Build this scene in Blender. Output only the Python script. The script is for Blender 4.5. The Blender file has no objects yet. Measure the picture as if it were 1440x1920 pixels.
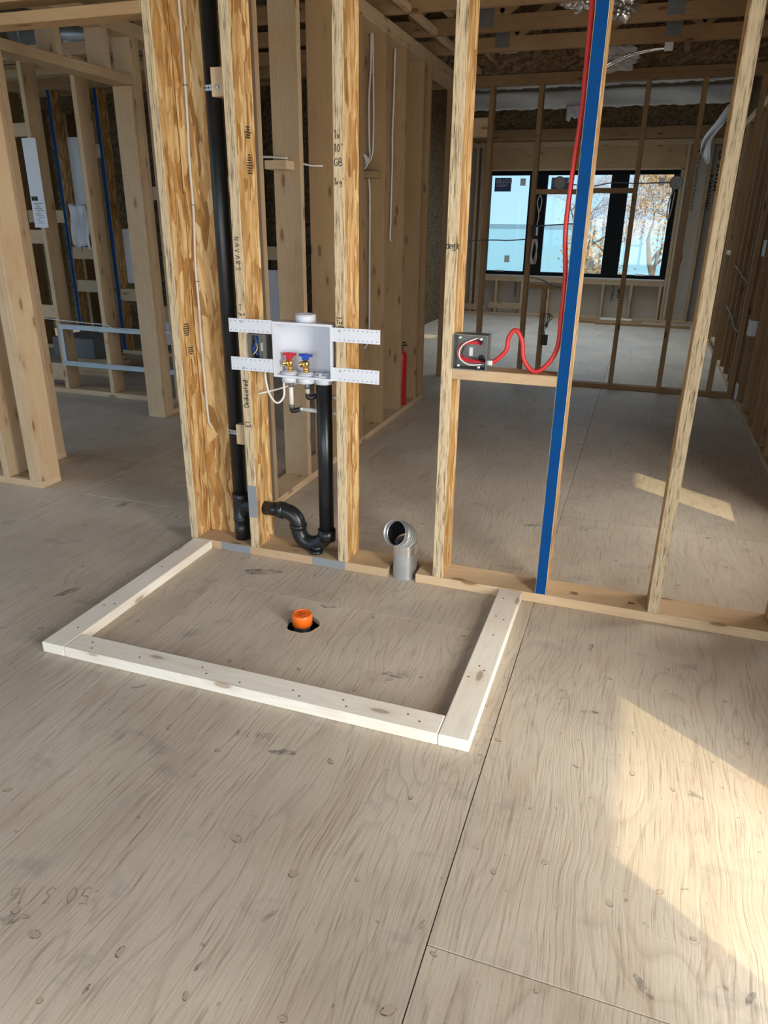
import bpy, bmesh, math, random
from mathutils import Vector, Matrix
random.seed(7)
sc = bpy.context.scene
COL = sc.collection
# ------------------------------------------------------------------ camera, world, sun, exposure
CAM = (1.4553371537585231, -2.4935351237985035, 1.348523835517972)
YAW, PITCH, ROLL, FPX = -0.328478254368694, 0.38323560825283165, 0.013376502327316993, 1348.2
_f = Vector((math.sin(YAW)*math.cos(PITCH), math.cos(YAW)*math.cos(PITCH), -math.sin(PITCH)))
_r = Vector((math.cos(YAW), -math.sin(YAW), 0)); _u = _r.cross(_f)
_R = math.cos(ROLL)*_r + math.sin(ROLL)*_u; _U = -math.sin(ROLL)*_r + math.cos(ROLL)*_u
cam_d = bpy.data.cameras.new('camera'); cam = bpy.data.objects.new('camera', cam_d); COL.objects.link(cam)
cam.matrix_world = Matrix(((_R.x, _U.x, -_f.x, CAM[0]), (_R.y, _U.y, -_f.y, CAM[1]), (_R.z, _U.z, -_f.z, CAM[2]), (0, 0, 0, 1)))
cam_d.sensor_fit = 'VERTICAL'; cam_d.sensor_height = 24.0; cam_d.lens = FPX/1920*24.0
cam_d.clip_start = 0.05; cam_d.clip_end = 2000
sc.camera = cam
SUN_EL = math.radians(38)
SUN_H = Vector((-0.803, 0.597, 0))            # horizontal travel of the sunlight
w = bpy.data.worlds.new('sky'); sc.world = w; w.use_nodes = True
nt = w.node_tree; bg = nt.nodes['Background']
tcs = nt.nodes.new('ShaderNodeTexCoord'); sps = nt.nodes.new('ShaderNodeSeparateXYZ'); nt.links.new(tcs.outputs['Generated'], sps.inputs[0])
sky = nt.nodes.new('ShaderNodeValToRGB'); nt.links.new(sps.outputs['Z'], sky.inputs[0])   # clear autumn sky, paler towards the horizon
for el, (p_, c_) in zip([sky.color_ramp.elements[0], sky.color_ramp.elements[1], sky.color_ramp.elements.new(0.4)], ((0.0, (0.46, 0.72, 0.93, 1)), (1.0, (0.16, 0.34, 0.75, 1)), (0.4, (0.28, 0.52, 0.88, 1)))):
    el.position = p_; el.color = c_
nt.links.new(sky.outputs[0], bg.inputs[0]); bg.inputs[1].default_value = 1.45
sd = bpy.data.lights.new('sun', 'SUN'); sd.energy = 2.9; sd.angle = 0.0093; sd.color = (1.0, 0.82, 0.46)
sun = bpy.data.objects.new('sun', sd); COL.objects.link(sun)
_d = Vector((SUN_H.x*math.cos(SUN_EL), SUN_H.y*math.cos(SUN_EL), -math.sin(SUN_EL)))
sun.rotation_euler = _d.to_track_quat('-Z', 'Y').to_euler(); sun.location = (20, -15, 20)
def area(name, loc, direction, sx, sy, power, col, spread=180):
    d = bpy.data.lights.new(name, 'AREA'); d.shape = 'RECTANGLE'; d.size = sx; d.size_y = sy; d.energy = power; d.color = col; d.spread = math.radians(spread)
    o = bpy.data.objects.new(name, d); COL.objects.link(o); o.location = loc
    o.rotation_euler = Vector(direction).to_track_quat('-Z', 'Z').to_euler()
# daylight through the openings behind the camera and in the right wall
area('daylight_rear_opening', (0.8, -4.35, 0.85), (0, 1, -0.3), 3.4, 1.4, 56, (1.0, 0.95, 0.88))
area('daylight_right_opening', (4.3, -2.9, 1.5), (-1, 0.70, -0.32), 2.4, 1.9, 345, (1.0, 0.95, 0.87))
area('daylight_right_door', (2.46, -1.42, 0.9), (-1, 0.3, -0.15), 0.7, 1.7, 17, (1.0, 0.95, 0.86))
area('daylight_side_window', (2.46, 1.05, 1.15), (-1, 0.1, -0.15), 0.36, 1.7, 55, (1.0, 0.95, 0.88))
area('far_room_fill', (0.6, 6.9, 3.27), (0, 0, -1), 2.6, 3.4, 44, (0.78, 0.90, 1.0), 110)  # unseen lamp added under the closed roof deck to brighten the far-room floor
vs = sc.view_settings
vs.view_transform = 'Standard'; vs.look = 'None'; vs.gamma = 1.0; vs.use_curve_mapping = False; vs.exposure = 0.0

# ------------------------------------------------------------------ node helpers / materials
def newmat(name):
    m = bpy.data.materials.new(name); m.use_nodes = True
    return m, m.node_tree, m.node_tree.nodes['Principled BSDF']
def N(t, typ, **k):
    n = t.nodes.new(typ)
    for a, b in k.items():
        if a == 'inp':
            for i, v in b.items(): n.inputs[i].default_value = v
        else: setattr(n, a, b)
    return n
def L(t, a, b): t.links.new(a, b)
def ramp(t, fac, stops, interp='LINEAR'):
    r = N(t, 'ShaderNodeValToRGB'); e = r.color_ramp.elements; r.color_ramp.interpolation = interp
    while len(e) < len(stops): e.new(0.5)
    for el, (p, c) in zip(e, stops):
        el.position = p; el.color = (c[0], c[1], c[2], 1) if not isinstance(c, (int, float)) else (c, c, c, 1)
    if fac is not None: L(t, fac, r.inputs[0])
    return r
def mixc(t, fac, a, b, mode='MIX'):
    m = N(t, 'ShaderNodeMix', data_type='RGBA', blend_type=mode)
    for sock, v in ((m.inputs[0], fac), (m.inputs[6], a), (m.inputs[7], b)):
        if hasattr(v, 'links'): L(t, v, sock)
        elif isinstance(v, (int, float)): sock.default_value = v
        else: sock.default_value = (v[0], v[1], v[2], 1)
    return m.outputs[2]
def mth(t, op, a, b=None):
    n = N(t, 'ShaderNodeMath', operation=op)
    for s, v in ((n.inputs[0], a), (n.inputs[1], b)):
        if v is None: continue
        if hasattr(v, 'links'): L(t, v, s)
        else: s.default_value = v
    return n.outputs[0]
def coords(t, scale, rnd=True, rot=(0, 0, 0)):
    tc = N(t, 'ShaderNodeTexCoord'); mp = N(t, 'ShaderNodeMapping'); mp.inputs['Scale'].default_value = scale; mp.inputs['Rotation'].default_value = rot
    if rnd:
        oi = N(t, 'ShaderNodeObjectInfo'); v = N(t, 'ShaderNodeVectorMath', operation='SCALE'); v.inputs[0].default_value = (37.3, 11.7, 23.9)
        L(t, oi.outputs['Random'], v.inputs['Scale']); ad = N(t, 'ShaderNodeVectorMath', operation='ADD')
        L(t, tc.outputs['Object'], ad.inputs[0]); L(t, v.outputs[0], ad.inputs[1]); L(t, ad.outputs[0], mp.inputs[0])
    else: L(t, tc.outputs['Object'], mp.inputs[0])
    return mp.outputs[0]
def noise(t, vec, scale, detail=4, rough=0.55, dist=0.0):
    n = N(t, 'ShaderNodeTexNoise'); n.inputs['Scale'].default_value = scale; n.inputs['Detail'].default_value = detail
    n.inputs['Roughness'].default_value = rough; n.inputs['Distortion'].default_value = dist; L(t, vec, n.inputs['Vector']); return n.outputs['Fac']
def bump(t, h, strength, dist, bs):
    b = N(t, 'ShaderNodeBump'); b.inputs['Strength'].default_value = strength; b.inputs['Distance'].default_value = dist
    L(t, h, b.inputs['Height']); L(t, b.outputs[0], bs.inputs['Normal'])

def plain(name, col, rough=0.5, metal=0.0, spec=0.5, alpha=1.0, trans=0.0, vary=0.0):
    m, t, b = newmat(name)
    b.inputs['Roughness'].default_value = rough; b.inputs['Metallic'].default_value = metal
    b.inputs['Specular IOR Level'].default_value = spec; b.inputs['Alpha'].default_value = alpha
    b.inputs['Transmission Weight'].default_value = trans
    v = coords(t, (1, 1, 1)); n = noise(t, v, 14, 5, 0.6)
    r = ramp(t, n, [(0.25, [c*(1-vary) for c in col]), (0.75, [min(1, c*(1+vary)) for c in col])])
    L(t, r.outputs[0], b.inputs['Base Color'])
    rr = ramp(t, n, [(0.2, max(0, rough-0.06)), (0.8, min(1, rough+0.06))]); L(t, rr.outputs[0], b.inputs['Roughness'])
    return m

def lumber(name, light, dark, knots=True, gloss=0.55, tint=0.14):
    """sawn softwood, grain along local X"""
    m, t, b = newmat(name)
    v = coords(t, (1.0, 1.0, 1.0))
    st = N(t, 'ShaderNodeMapping'); st.inputs['Scale'].default_value = (0.9, 14, 14); L(t, v, st.inputs[0])
    big = noise(t, st.outputs[0], 1.6, 2, 0.5, 0.4)
    wv = mth(t, 'FRACT', mth(t, 'MULTIPLY', big, 11.0))
    ring = ramp(t, wv, [(0.0, 0.15), (0.55, 0.35), (0.86, 1.0), (1.0, 0.15)])
    st2 = N(t, 'ShaderNodeMapping'); st2.inputs['Scale'].default_value = (3, 160, 160); L(t, v, st2.inputs[0])
    fine = noise(t, st2.outputs[0], 1.0, 3, 0.6)
    f = mth(t, 'ADD', mth(t, 'MULTIPLY', ring.outputs[0], 0.34), mth(t, 'MULTIPLY', fine, 0.45))
    c = ramp(t, f, [(0.12, light), (0.62, [(a+d)/2 for a, d in zip(light, dark)]), (0.95, dark)]).outputs[0]
    patch = noise(t, v, 3.0, 3, 0.6)
    c = mixc(t, ramp(t, patch, [(0.45, 0.0), (0.7, 0.35)]).outputs[0], c, [dark[0]*1.05, dark[1]*0.9, dark[2]*0.8])
    oi = N(t, 'ShaderNodeObjectInfo')
    hv = N(t, 'ShaderNodeHueSaturation'); L(t, c, hv.inputs['Color'])
    vr = N(t, 'ShaderNodeMapRange'); vr.inputs['To Min'].default_value = 1-tint; vr.inputs['To Max'].default_value = 1+tint*0.6
    L(t, oi.outputs['Random'], vr.inputs['Value']); L(t, vr.outputs[0], hv.inputs['Value'])
    c = hv.outputs[0]
    if knots:
        kv = N(t, 'ShaderNodeMapping'); kv.inputs['Scale'].default_value = (4.2, 13, 13); L(t, v, kv.inputs[0])
        vo = N(t, 'ShaderNodeTexVoronoi'); vo.inputs['Scale'].default_value = 1.0; L(t, kv.outputs[0], vo.inputs['Vector'])
        kk = ramp(t, vo.outputs['Distance'], [(0.0, 1.0), (0.10, 1.0), (0.15, 0.0)])
        c = mixc(t, mth(t, 'MULTIPLY', kk.outputs[0], 0.75), c, [dark[0]*0.35, dark[1]*0.27, dark[2]*0.22])
        halo = ramp(t, vo.outputs['Distance'], [(0.13, 0.45), (0.32, 0.0)])
        c = mixc(t, mth(t, 'MULTIPLY', halo.outputs[0], 0.6), c, [dark[0]*0.8, dark[1]*0.7, dark[2]*0.6])
    L(t, c, b.inputs['Base Color']); b.inputs['Roughness'].default_value = gloss+0.15; b.inputs['Specular IOR Level'].default_value = 0.3
    bump(t, fine, 0.25, 0.002, b)
    return m

def strand(name):
    """broad face of an oriented strand stud, strands run along local X"""
    m, t, b = newmat(name)
    v = coords(t, (1, 1, 1))
    wob = N(t, 'ShaderNodeTexNoise'); wob.inputs['Scale'].default_value = 5; L(t, v, wob.inputs['Vector'])
    wa = N(t, 'ShaderNodeVectorMath', operation='MULTIPLY_ADD'); L(t, wob.outputs['Color'], wa.inputs[0]); wa.inputs[1].default_value = (0.05, 0.05, 0.05); L(t, v, wa.inputs[2])
    cols = []
    for rot, sc_, sd_ in ((0.14, (5.2, 44, 44), 0.0), (-0.20, (4.4, 38, 38), 5.0), (0.03, (7, 85, 85), 11.0)):
        mp = N(t, 'ShaderNodeMapping'); mp.inputs['Rotation'].default_value = (0, rot*0.6, rot); mp.inputs['Location'].default_value = (sd_, sd_, 0)
        L(t, wa.outputs[0], mp.inputs[0])
        m2 = N(t, 'ShaderNodeMapping'); m2.inputs['Scale'].default_value = sc_; L(t, mp.outputs[0], m2.inputs[0])
        vo = N(t, 'ShaderNodeTexVoronoi'); vo.inputs['Scale'].default_value = 1.0; L(t, m2.outputs[0], vo.inputs['Vector'])
        sp = N(t, 'ShaderNodeSeparateColor'); L(t, vo.outputs['Color'], sp.inputs[0])
        cols.append((sp.outputs[0], sp.outputs[1], vo.outputs['Distance']))
    sel = ramp(t, cols[0][1], [(0.48, 0.0), (0.52, 1.0)]).outputs[0]
    sel2 = ramp(t, cols[1][1], [(0.66, 0.0), (0.70, 1.0)]).outputs[0]
    val = mixc(t, sel, cols[0][0], cols[1][0]); val = mixc(t, sel2, val, cols[2][0])
    st2 = N(t, 'ShaderNodeMapping'); st2.inputs['Scale'].default_value = (8, 240, 240); L(t, wa.outputs[0], st2.inputs[0])
    fine = noise(t, st2.outputs[0], 1.0, 3, 0.6)
    val2 = mth(t, 'ADD', mth(t, 'MULTIPLY', val, 0.72), mth(t, 'MULTIPLY', fine, 0.34))
    c = ramp(t, val2, [(0.12, (0.25, 0.115, 0.03)), (0.32, (0.43, 0.220, 0.066)), (0.55, (0.55, 0.325, 0.122)), (0.76, (0.66, 0.450, 0.210)), (1.0, (0.74, 0.58, 0.34))]).outputs[0]
    gap = ramp(t, cols[0][2], [(0.52, 0.0), (0.75, 0.32)]).outputs[0]
    c = mixc(t, gap, c, (0.20, 0.09, 0.025))
    ns = noise(t, wa.outputs[0], 9, 4, 0.7)
    c = mixc(t, ramp(t, ns, [(0.55, 0), (0.8, 0.55)]).outputs[0], c, (0.36, 0.16, 0.04))
    L(t, c, b.inputs['Base Color']); b.inputs['Roughness'].default_value = 0.6; b.inputs['Specular IOR Level'].default_value = 0.35
    bump(t, val2, 0.35, 0.003, b)
    return m

def strand_edge(name, light=(0.70, 0.53, 0.31), dark=(0.17, 0.10, 0.045)):
    """narrow edge of a strand stud: pale with fine dark flecks along local X"""
    m, t, b = newmat(name)
    v = coords(t, (1, 1, 1))
    a = N(t, 'ShaderNodeMapping'); a.inputs['Scale'].default_value = (18, 290, 290); L(t, v, a.inputs[0])
    n1 = noise(t, a.outputs[0], 1.0, 4, 0.65)
    a2 = N(t, 'ShaderNodeMapping'); a2.inputs['Scale'].default_value = (6, 110, 110); L(t, v, a2.inputs[0])
    n2 = noise(t, a2.outputs[0], 1.0, 3, 0.6)
    f = mth(t, 'ADD', mth(t, 'MULTIPLY', n1, 0.6), mth(t, 'MULTIPLY', n2, 0.45))
    mid = [(l*2+d)/3 for l, d in zip(light, dark)]
    c = ramp(t, f, [(0.39, dark), (0.47, mid), (0.55, light), (0.75, [min(1, l*1.12) for l in light])]).outputs[0]
    L(t, c, b.inputs['Base Color']); b.inputs['Roughness'].default_value = 0.75; b.inputs['Specular IOR Level'].default_value = 0.25
    bump(t, f, 0.4, 0.002, b)
    return m

def plywood(name):
    """dusty plywood subfloor, grain along local Y"""
    m, t, b = newmat(name)
    v = coords(t, (1, 1, 1))
    w0 = N(t, 'ShaderNodeTexNoise'); w0.inputs['Scale'].default_value = 2.6; w0.inputs['Detail'].default_value = 2; L(t, v, w0.inputs['Vector'])
    wv = N(t, 'ShaderNodeVectorMath', operation='MULTIPLY_ADD'); L(t, w0.outputs['Color'], wv.inputs[0]); wv.inputs[1].default_value = (0.07, 0.20, 0); L(t, v, wv.inputs[2])
    m1 = N(t, 'ShaderNodeMapping'); m1.inputs['Scale'].default_value = (4.2, 0.42, 1); L(t, wv.outputs[0], m1.inputs[0])
    big = noise(t, m1.outputs[0], 1.0, 2, 0.45, 0.5)
    rings = mth(t, 'FRACT', mth(t, 'MULTIPLY', big, 30.0))
    ring = ramp(t, rings, [(0.0, 0.0), (0.62, 0.05), (0.88, 1.0), (1.0, 0.0)]).outputs[0]
    m2 = N(t, 'ShaderNodeMapping'); m2.inputs['Scale'].default_value = (150, 7, 1); L(t, wv.outputs[0], m2.inputs[0])
    fine = noise(t, m2.outputs[0], 1.0, 4, 0.62)
    mott = noise(t, v, 2.2, 5, 0.6)
    m3 = N(t, 'ShaderNodeMapping'); m3.inputs['Scale'].default_value = (9, 2.2, 1); L(t, wv.outputs[0], m3.inputs[0])
    red = noise(t, m3.outputs[0], 1.0, 3, 0.6)
    base = ramp(t, mott, [(0.28, (0.455, 0.397, 0.320)), (0.5, (0.535, 0.469, 0.378)), (0.72, (0.605, 0.535, 0.435))]).outputs[0]
    base = mixc(t, ramp(t, red, [(0.52, 0.0), (0.75, 0.4)]).outputs[0], base, (0.44, 0.30, 0.20))
    msk = ramp(t, noise(t, v, 3.1, 3, 0.5), [(0.36, 0.12), (0.62, 0.75)]).outputs[0]
    base = mixc(t, mth(t, 'MULTIPLY', mth(t, 'MULTIPLY', ring, msk), 0.45), base, (0.27, 0.20, 0.145))
    base = mixc(t, ramp(t, fine, [(0.30, 0.65), (0.45, 0.0)]).outputs[0], base, (0.27, 0.20, 0.14))
    base = mixc(t, ramp(t, fine, [(0.55, 0.0), (0.75, 0.30)]).outputs[0], base, (0.66, 0.57, 0.45))
    # bluish-grey scuffs and damp marks
    sm = noise(t, N_map(t, v, (2.6, 4.2, 1)), 1.7, 5, 0.62)
    base = mixc(t, ramp(t, sm, [(0.60, 0.0), (0.74, 0.5)]).outputs[0], base, (0.20, 0.20, 0.205))
    sp = noise(t, v, 42, 2, 0.5)
    base = mixc(t, ramp(t, sp, [(0.70, 0.0), (0.76, 0.5)]).outputs[0], base, (0.16, 0.11, 0.075))
    L(t, base, b.inputs['Base Color'])
    rr = ramp(t, mott, [(0.3, 0.42), (0.7, 0.56)]); L(t, rr.outputs[0], b.inputs['Roughness'])
    b.inputs['Specular IOR Level'].default_value = 0.42
    hh = mth(t, 'SUBTRACT', mth(t, 'MULTIPLY', fine, 1.0), mth(t, 'MULTIPLY', ring, 0.25))
    bump(t, hh, 0.42, 0.003, b)
    return m
def N_map(t, v, s):
    mp = N(t, 'ShaderNodeMapping'); mp.inputs['Scale'].default_value = s; L(t, v, mp.inputs[0]); return mp.outputs[0]

def osb(name, dark=1.0):
    m, t, b = newmat(name)
    v = coords(t, (1, 1, 1)); out = []
    for r, s in ((0.3, (14, 60, 60)), (-0.8, (16, 50, 50))):
        mp = N(t, 'ShaderNodeMapping'); mp.inputs['Rotation'].default_value = (r, r, r); L(t, v, mp.inputs[0])
        m2 = N(t, 'ShaderNodeMapping'); m2.inputs['Scale'].default_value = s; L(t, mp.outputs[0], m2.inputs[0])
        vo = N(t, 'ShaderNodeTexVoronoi'); vo.inputs['Scale'].default_value = 1; L(t, m2.outputs[0], vo.inputs['Vector'])
        sp = N(t, 'ShaderNodeSeparateColor'); L(t, vo.outputs['Color'], sp.inputs[0]); out.append((sp.outputs[0], sp.outputs[1]))
    val = mixc(t, ramp(t, out[0][1], [(0.48, 0), (0.52, 1)]).outputs[0], out[0][0], out[1][0])
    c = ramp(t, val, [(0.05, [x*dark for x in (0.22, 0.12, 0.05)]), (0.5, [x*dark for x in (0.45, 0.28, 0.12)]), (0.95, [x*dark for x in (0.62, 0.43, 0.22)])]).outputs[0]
    L(t, c, b.inputs['Base Color']); b.inputs['Roughness'].default_value = 0.75
    return m

M = {}
M['ply'] = plywood('plywood_floor')
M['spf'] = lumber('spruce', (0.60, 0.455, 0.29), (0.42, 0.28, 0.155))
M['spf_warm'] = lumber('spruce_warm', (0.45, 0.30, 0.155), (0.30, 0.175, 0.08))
M['spf_dark'] = lumber('spruce_dim', (0.36, 0.23, 0.115), (0.21, 0.12, 0.052))  # darker copy of spruce; shade of dim trusses and walls is in the colour
M['curb'] = lumber('pale_spruce', (0.92, 0.88, 0.79), (0.73, 0.66, 0.54), knots=True, tint=0.05)
M['strand'] = strand('strand_face')
M['edge'] = strand_edge('strand_edge', (0.60, 0.475, 0.305), (0.11, 0.075, 0.04))
M['edge_grey'] = strand_edge('strand_edge_grey', (0.60, 0.45, 0.26), (0.16, 0.10, 0.05))
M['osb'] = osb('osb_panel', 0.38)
M['blue'] = plain('blue_paint', (0.001, 0.055, 0.21), 0.85, spec=0.15, vary=0.12)
M['black'] = plain('black_abs', (0.012, 0.014, 0.016), 0.32, vary=0.2)
M['blackm'] = plain('black_matte', (0.010, 0.010, 0.011), 0.55, vary=0.2)
M['white'] = plain('white_plastic', (0.66, 0.69, 0.76), 0.4, vary=0.02)
M['cable'] = plain('white_cable', (0.72, 0.70, 0.66), 0.45, vary=0.06)
M['cable_grey'] = plain('grey_cable', (0.55, 0.52, 0.47), 0.5, vary=0.06)
M['wire_dark'] = plain('dark_wire', (0.10, 0.10, 0.10), 0.5, vary=0.1)
M['brass'] = plain('brass', (0.80, 0.52, 0.18), 0.22, 1.0, vary=0.1)
M['red'] = plain('red_handle', (0.52, 0.012, 0.03), 0.4, vary=0.08)
M['bluep'] = plain('blue_handle', (0.01, 0.06, 0.38), 0.4, vary=0.08)
M['redcable'] = plain('red_cable', (0.58, 0.03, 0.028), 0.42, vary=0.1)
M['extred'] = plain('extinguisher_red', (0.50, 0.01, 0.012), 0.35, vary=0.06)
M['orange'] = plain('orange_plastic', (0.90, 0.16, 0.012), 0.4, vary=0.08)
M['galv'] = plain('galvanised', (0.52, 0.55, 0.56), 0.38, 0.75, vary=0.12)
M['steel'] = plain('dull_steel', (0.17, 0.175, 0.175), 0.45, 0.5, vary=0.15)
M['tape'] = plain('duct_tape', (0.25, 0.27, 0.29), 0.5, 0.1, vary=0.06)
M['foil'] = plain('foil', (0.80, 0.80, 0.80), 0.2, 0.9, vary=0.1)
M['ink'] = plain('ink', (0.03, 0.028, 0.026), 0.7, vary=0.1)
M['pencil'] = plain('pencil', (0.26, 0.23, 0.20), 0.7, vary=0.1)
M['paper'] = plain('paper', (0.78, 0.78, 0.80), 0.7, vary=0.03)
M['grey'] = plain('grey_board', (0.16, 0.17, 0.17), 0.6, vary=0.1)
M['poly'] = plain('white_poly_sheet', (0.86, 0.88, 0.90), 0.4, vary=0.06)
M['zip'] = plain('foam_sheathing', (0.47, 0.41, 0.33), 0.6, vary=0.06)
M['blackframe'] = plain('black_window_frame', (0.006, 0.008, 0.010), 0.6, spec=0.15, vary=0.1)
M['sticker'] = plain('navy_sticker', (0.05, 0.07, 0.20), 0.5, vary=0.1)
M['cavity'] = plain('dark_cavity', (0.02, 0.016, 0.012), 0.9, vary=0.2)
M['clearbox'] = plain('smoked_plastic', (0.16, 0.16, 0.15), 0.3, vary=0.2)
M['knot'] = plain('knot_wood', (0.43, 0.35, 0.26), 0.65, vary=0.15)
M['knotring'] = plain('knot_ring', (0.10, 0.07, 0.05), 0.7, vary=0.2)
M['deck'] = plain('deck_boards', (0.50, 0.43, 0.34), 0.7, vary=0.15)
M['blocker_slab'] = plain('blocker_slab', (0.6, 0.58, 0.55), 0.7, vary=0.05)
M['bark'] = plain('bark', (0.20, 0.16, 0.13), 0.9, vary=0.3)
M['leaf'] = plain('autumn_leaf', (0.80, 0.46, 0.22), 0.7, vary=0.4)
M['leaf2'] = plain('hazy_leaf', (0.70, 0.58, 0.60), 0.7, vary=0.3)  # haze outside the window is put into this leaf colour
M['water'] = plain('lake_water', (0.26, 0.52, 0.54), 0.3, vary=0.1)
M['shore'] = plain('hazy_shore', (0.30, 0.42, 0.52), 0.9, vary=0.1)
M['ground'] = plain('earth', (0.16, 0.13, 0.09), 0.9, vary=0.2)
M['glassgreen'] = plain('green_film', (0.22, 0.32, 0.30), 0.35, vary=0.08)
def glassmat():
    m, t, b = newmat('window_glass')
    tr = N(t, 'ShaderNodeBsdfTransparent'); tr.inputs[0].default_value = (0.93, 0.97, 0.97, 1)
    gl = N(t, 'ShaderNodeBsdfGlossy'); gl.inputs['Roughness'].default_value = 0.03
    mx = N(t, 'ShaderNodeMixShader'); mx.inputs[0].default_value = 0.06
    L(t, tr.outputs[0], mx.inputs[1]); L(t, gl.outputs[0], mx.inputs[2]); L(t, mx.outputs[0], t.nodes['Material Output'].inputs[0]); return m
M['glass'] = glassmat()
def clearmat():
    m, t, b = newmat('clear_poly')
    tr = N(t, 'ShaderNodeBsdfTransparent'); tr.inputs[0].default_value = (0.9, 0.9, 0.9, 1)
    L(t, tr.outputs[0], N(t, 'ShaderNodeMixShader').inputs[1])
    mx = [n for n in t.nodes if n.type == 'MIX_SHADER'][0]; mx.inputs[0].default_value = 0.35
    b.inputs['Base Color'].default_value = (0.75, 0.75, 0.75, 1); b.inputs['Roughness'].default_value = 0.15
    L(t, b.outputs[0], mx.inputs[2]); L(t, mx.outputs[0], t.nodes['Material Output'].inputs[0]); return m
M['clear'] = clearmat()

# ------------------------------------------------------------------ object helpers
def tag(o, label=None, cat=None, group=None, kind=None):
    if label: o['label'] = label
    if cat: o['category'] = cat
    if group: o['group'] = group
    if kind: o['kind'] = kind
    return o
def empty(name, loc=(0, 0, 0), label=None, cat=None, group=None, kind=None, parent=None):
    o = bpy.data.objects.new(name, None); COL.objects.link(o); o.empty_display_size = 0.05
    o.location = loc if parent is None else Vector(loc)-wl(parent); o.parent = parent
    o['_w'] = list(loc); return tag(o, label, cat, group, kind)
def wl(o):
    return Vector(o['_w']) if o is not None and '_w' in o else Vector((0, 0, 0))
def link(name, me, mats, parent=None, loc=(0, 0, 0), rot=None, smooth=False):
    for m in (mats if isinstance(mats, (list, tuple)) else [mats]):
        if m is not None and len(me.materials) < (len(mats) if isinstance(mats, (list, tuple)) else 1): me.materials.append(M[m])
    o = bpy.data.objects.new(name, me); COL.objects.link(o)
    o.parent = parent; o.location = Vector(loc)-wl(parent); o['_w'] = list(loc)
    if rot is not None: o.rotation_euler = rot
    if smooth:
        for p in me.polygons: p.use_smooth = True
    return o
CYC = {'x': None, 'y': Matrix(((0, 0, 1), (1, 0, 0), (0, 1, 0))), 'z': Matrix(((0, 1, 0), (0, 0, 1), (1, 0, 0)))}
_cache = {}
def chamfer_mesh(dx, dy, dz, c):
    bm = bmesh.new()
    bmesh.ops.create_cube(bm, size=1.0)
    for v in bm.verts: v.co = Vector((v.co.x*dx, v.co.y*dy, v.co.z*dz))
    if c > 0: bmesh.ops.bevel(bm, geom=list(bm.edges), offset=c, segments=1, affect='EDGES', profile=0.5)
    me = bpy.data.meshes.new('board'); bm.to_mesh(me); bm.free(); return me
def board(name, parent, x0, x1, y0, y1, z0, z1, mat='spf', ax=None, c=0.002, front=None, jit=0.0):
    """axis-aligned timber; local X runs along its length. mat 'lsl' puts strand faces on the broad sides"""
    d = (x1-x0, y1-y0, z1-z0)
    if ax is None: ax = 'xyz'[d.index(max(d))]
    ld = {'x': d, 'y': (d[1], d[2], d[0]), 'z': (d[2], d[0], d[1])}[ax]
    key = tuple(round(v, 4) for v in ld)+(mat, front, c)
    me = _cache.get(key)
    if me is None:
        me = chamfer_mesh(*ld, c); _cache[key] = me
        if mat == 'lsl' or front:
            names = ['edge', 'strand'] + ([front] if front else [])
            for n in names: me.materials.append(M[n])
            wide = 1 if ld[1] > ld[2] else 2     # axis with the larger width; broad face normal is the other one
            nb = 2 if wide == 1 else 1
            for p in me.polygons:
                n = p.normal
                p.material_index = 1 if abs(n[nb]) > 0.9 else 0
                if front and n[2] < -0.9: p.material_index = 2
        else: me.materials.append(M[mat])
    o = bpy.data.objects.new(name, me); COL.objects.link(o)
    if CYC[ax] is not None: o.rotation_euler = CYC[ax].to_euler()
    loc = Vector(((x0+x1)/2, (y0+y1)/2, (z0+z1)/2)); o['_w'] = list(loc); o['_r'] = ax
    o.parent = parent; o.location = loc-wl(parent)
    return o
def tube_mesh(bm, pts, r, seg=10, cap=True, mat=0):
    pts = [Vector(p) for p in pts]; rr = r if isinstance(r, (list, tuple)) else [r]*len(pts)
    t0 = (pts[1]-pts[0]).normalized(); a = t0.orthogonal().normalized(); rings = []
    for i, p in enumerate(pts):
        if i == 0: t = t0
        elif i == len(pts)-1: t = (pts[i]-pts[i-1]).normalized()
        else:
            t = (pts[i+1]-pts[i-1])
            t = t.normalized() if t.length > 1e-9 else (pts[i]-pts[i-1]).normalized()
        a = (a-t*a.dot(t)); a = a.normalized() if a.length > 1e-6 else t.orthogonal().normalized(); b = t.cross(a)
        rings.append([bm.verts.new(p+(a*math.cos(k*2*math.pi/seg)+b*math.sin(k*2*math.pi/seg))*rr[i]) for k in range(seg)])
    for i in range(len(rings)-1):
        for k in range(seg):
            f = bm.faces.new((rings[i][k], rings[i][(k+1) % seg], rings[i+1][(k+1) % seg], rings[i+1][k])); f.smooth = True; f.material_index = mat
    if cap:
        f = bm.faces.new(rings[0][::-1]); f.material_index = mat; f = bm.faces.new(rings[-1]); f.material_index = mat
def spline(pts, n=6):
    P = [Vector(p) for p in pts]; out = []
    for i in range(len(P)-1):
        p0 = P[max(i-1, 0)]; p1 = P[i]; p2 = P[i+1]; p3 = P[min(i+2, len(P)-1)]
        for k in range(n):
            t = k/n; out.append(0.5*((2*p1)+(p2-p0)*t+(2*p0-5*p1+4*p2-p3)*t*t+(3*p1-p0-3*p2+p3)*t**3))
    out.append(P[-1]); return out
def fin(bm, name):
    me = bpy.data.meshes.new(name); bmesh.ops.recalc_face_normals(bm, faces=bm.faces); bm.to_mesh(me); bm.free(); return me
def tube(name, parent, pts, r, mat, seg=10, smooth=0):
    """points in world space"""
    o0 = Vector(pts[0]); q = spline(pts, smooth) if smooth else [Vector(p) for p in pts]
    bm = bmesh.new(); tube_mesh(bm, [p-o0 for p in q], r, seg)
    return link(name, fin(bm, name), mat, parent, o0)
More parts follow.
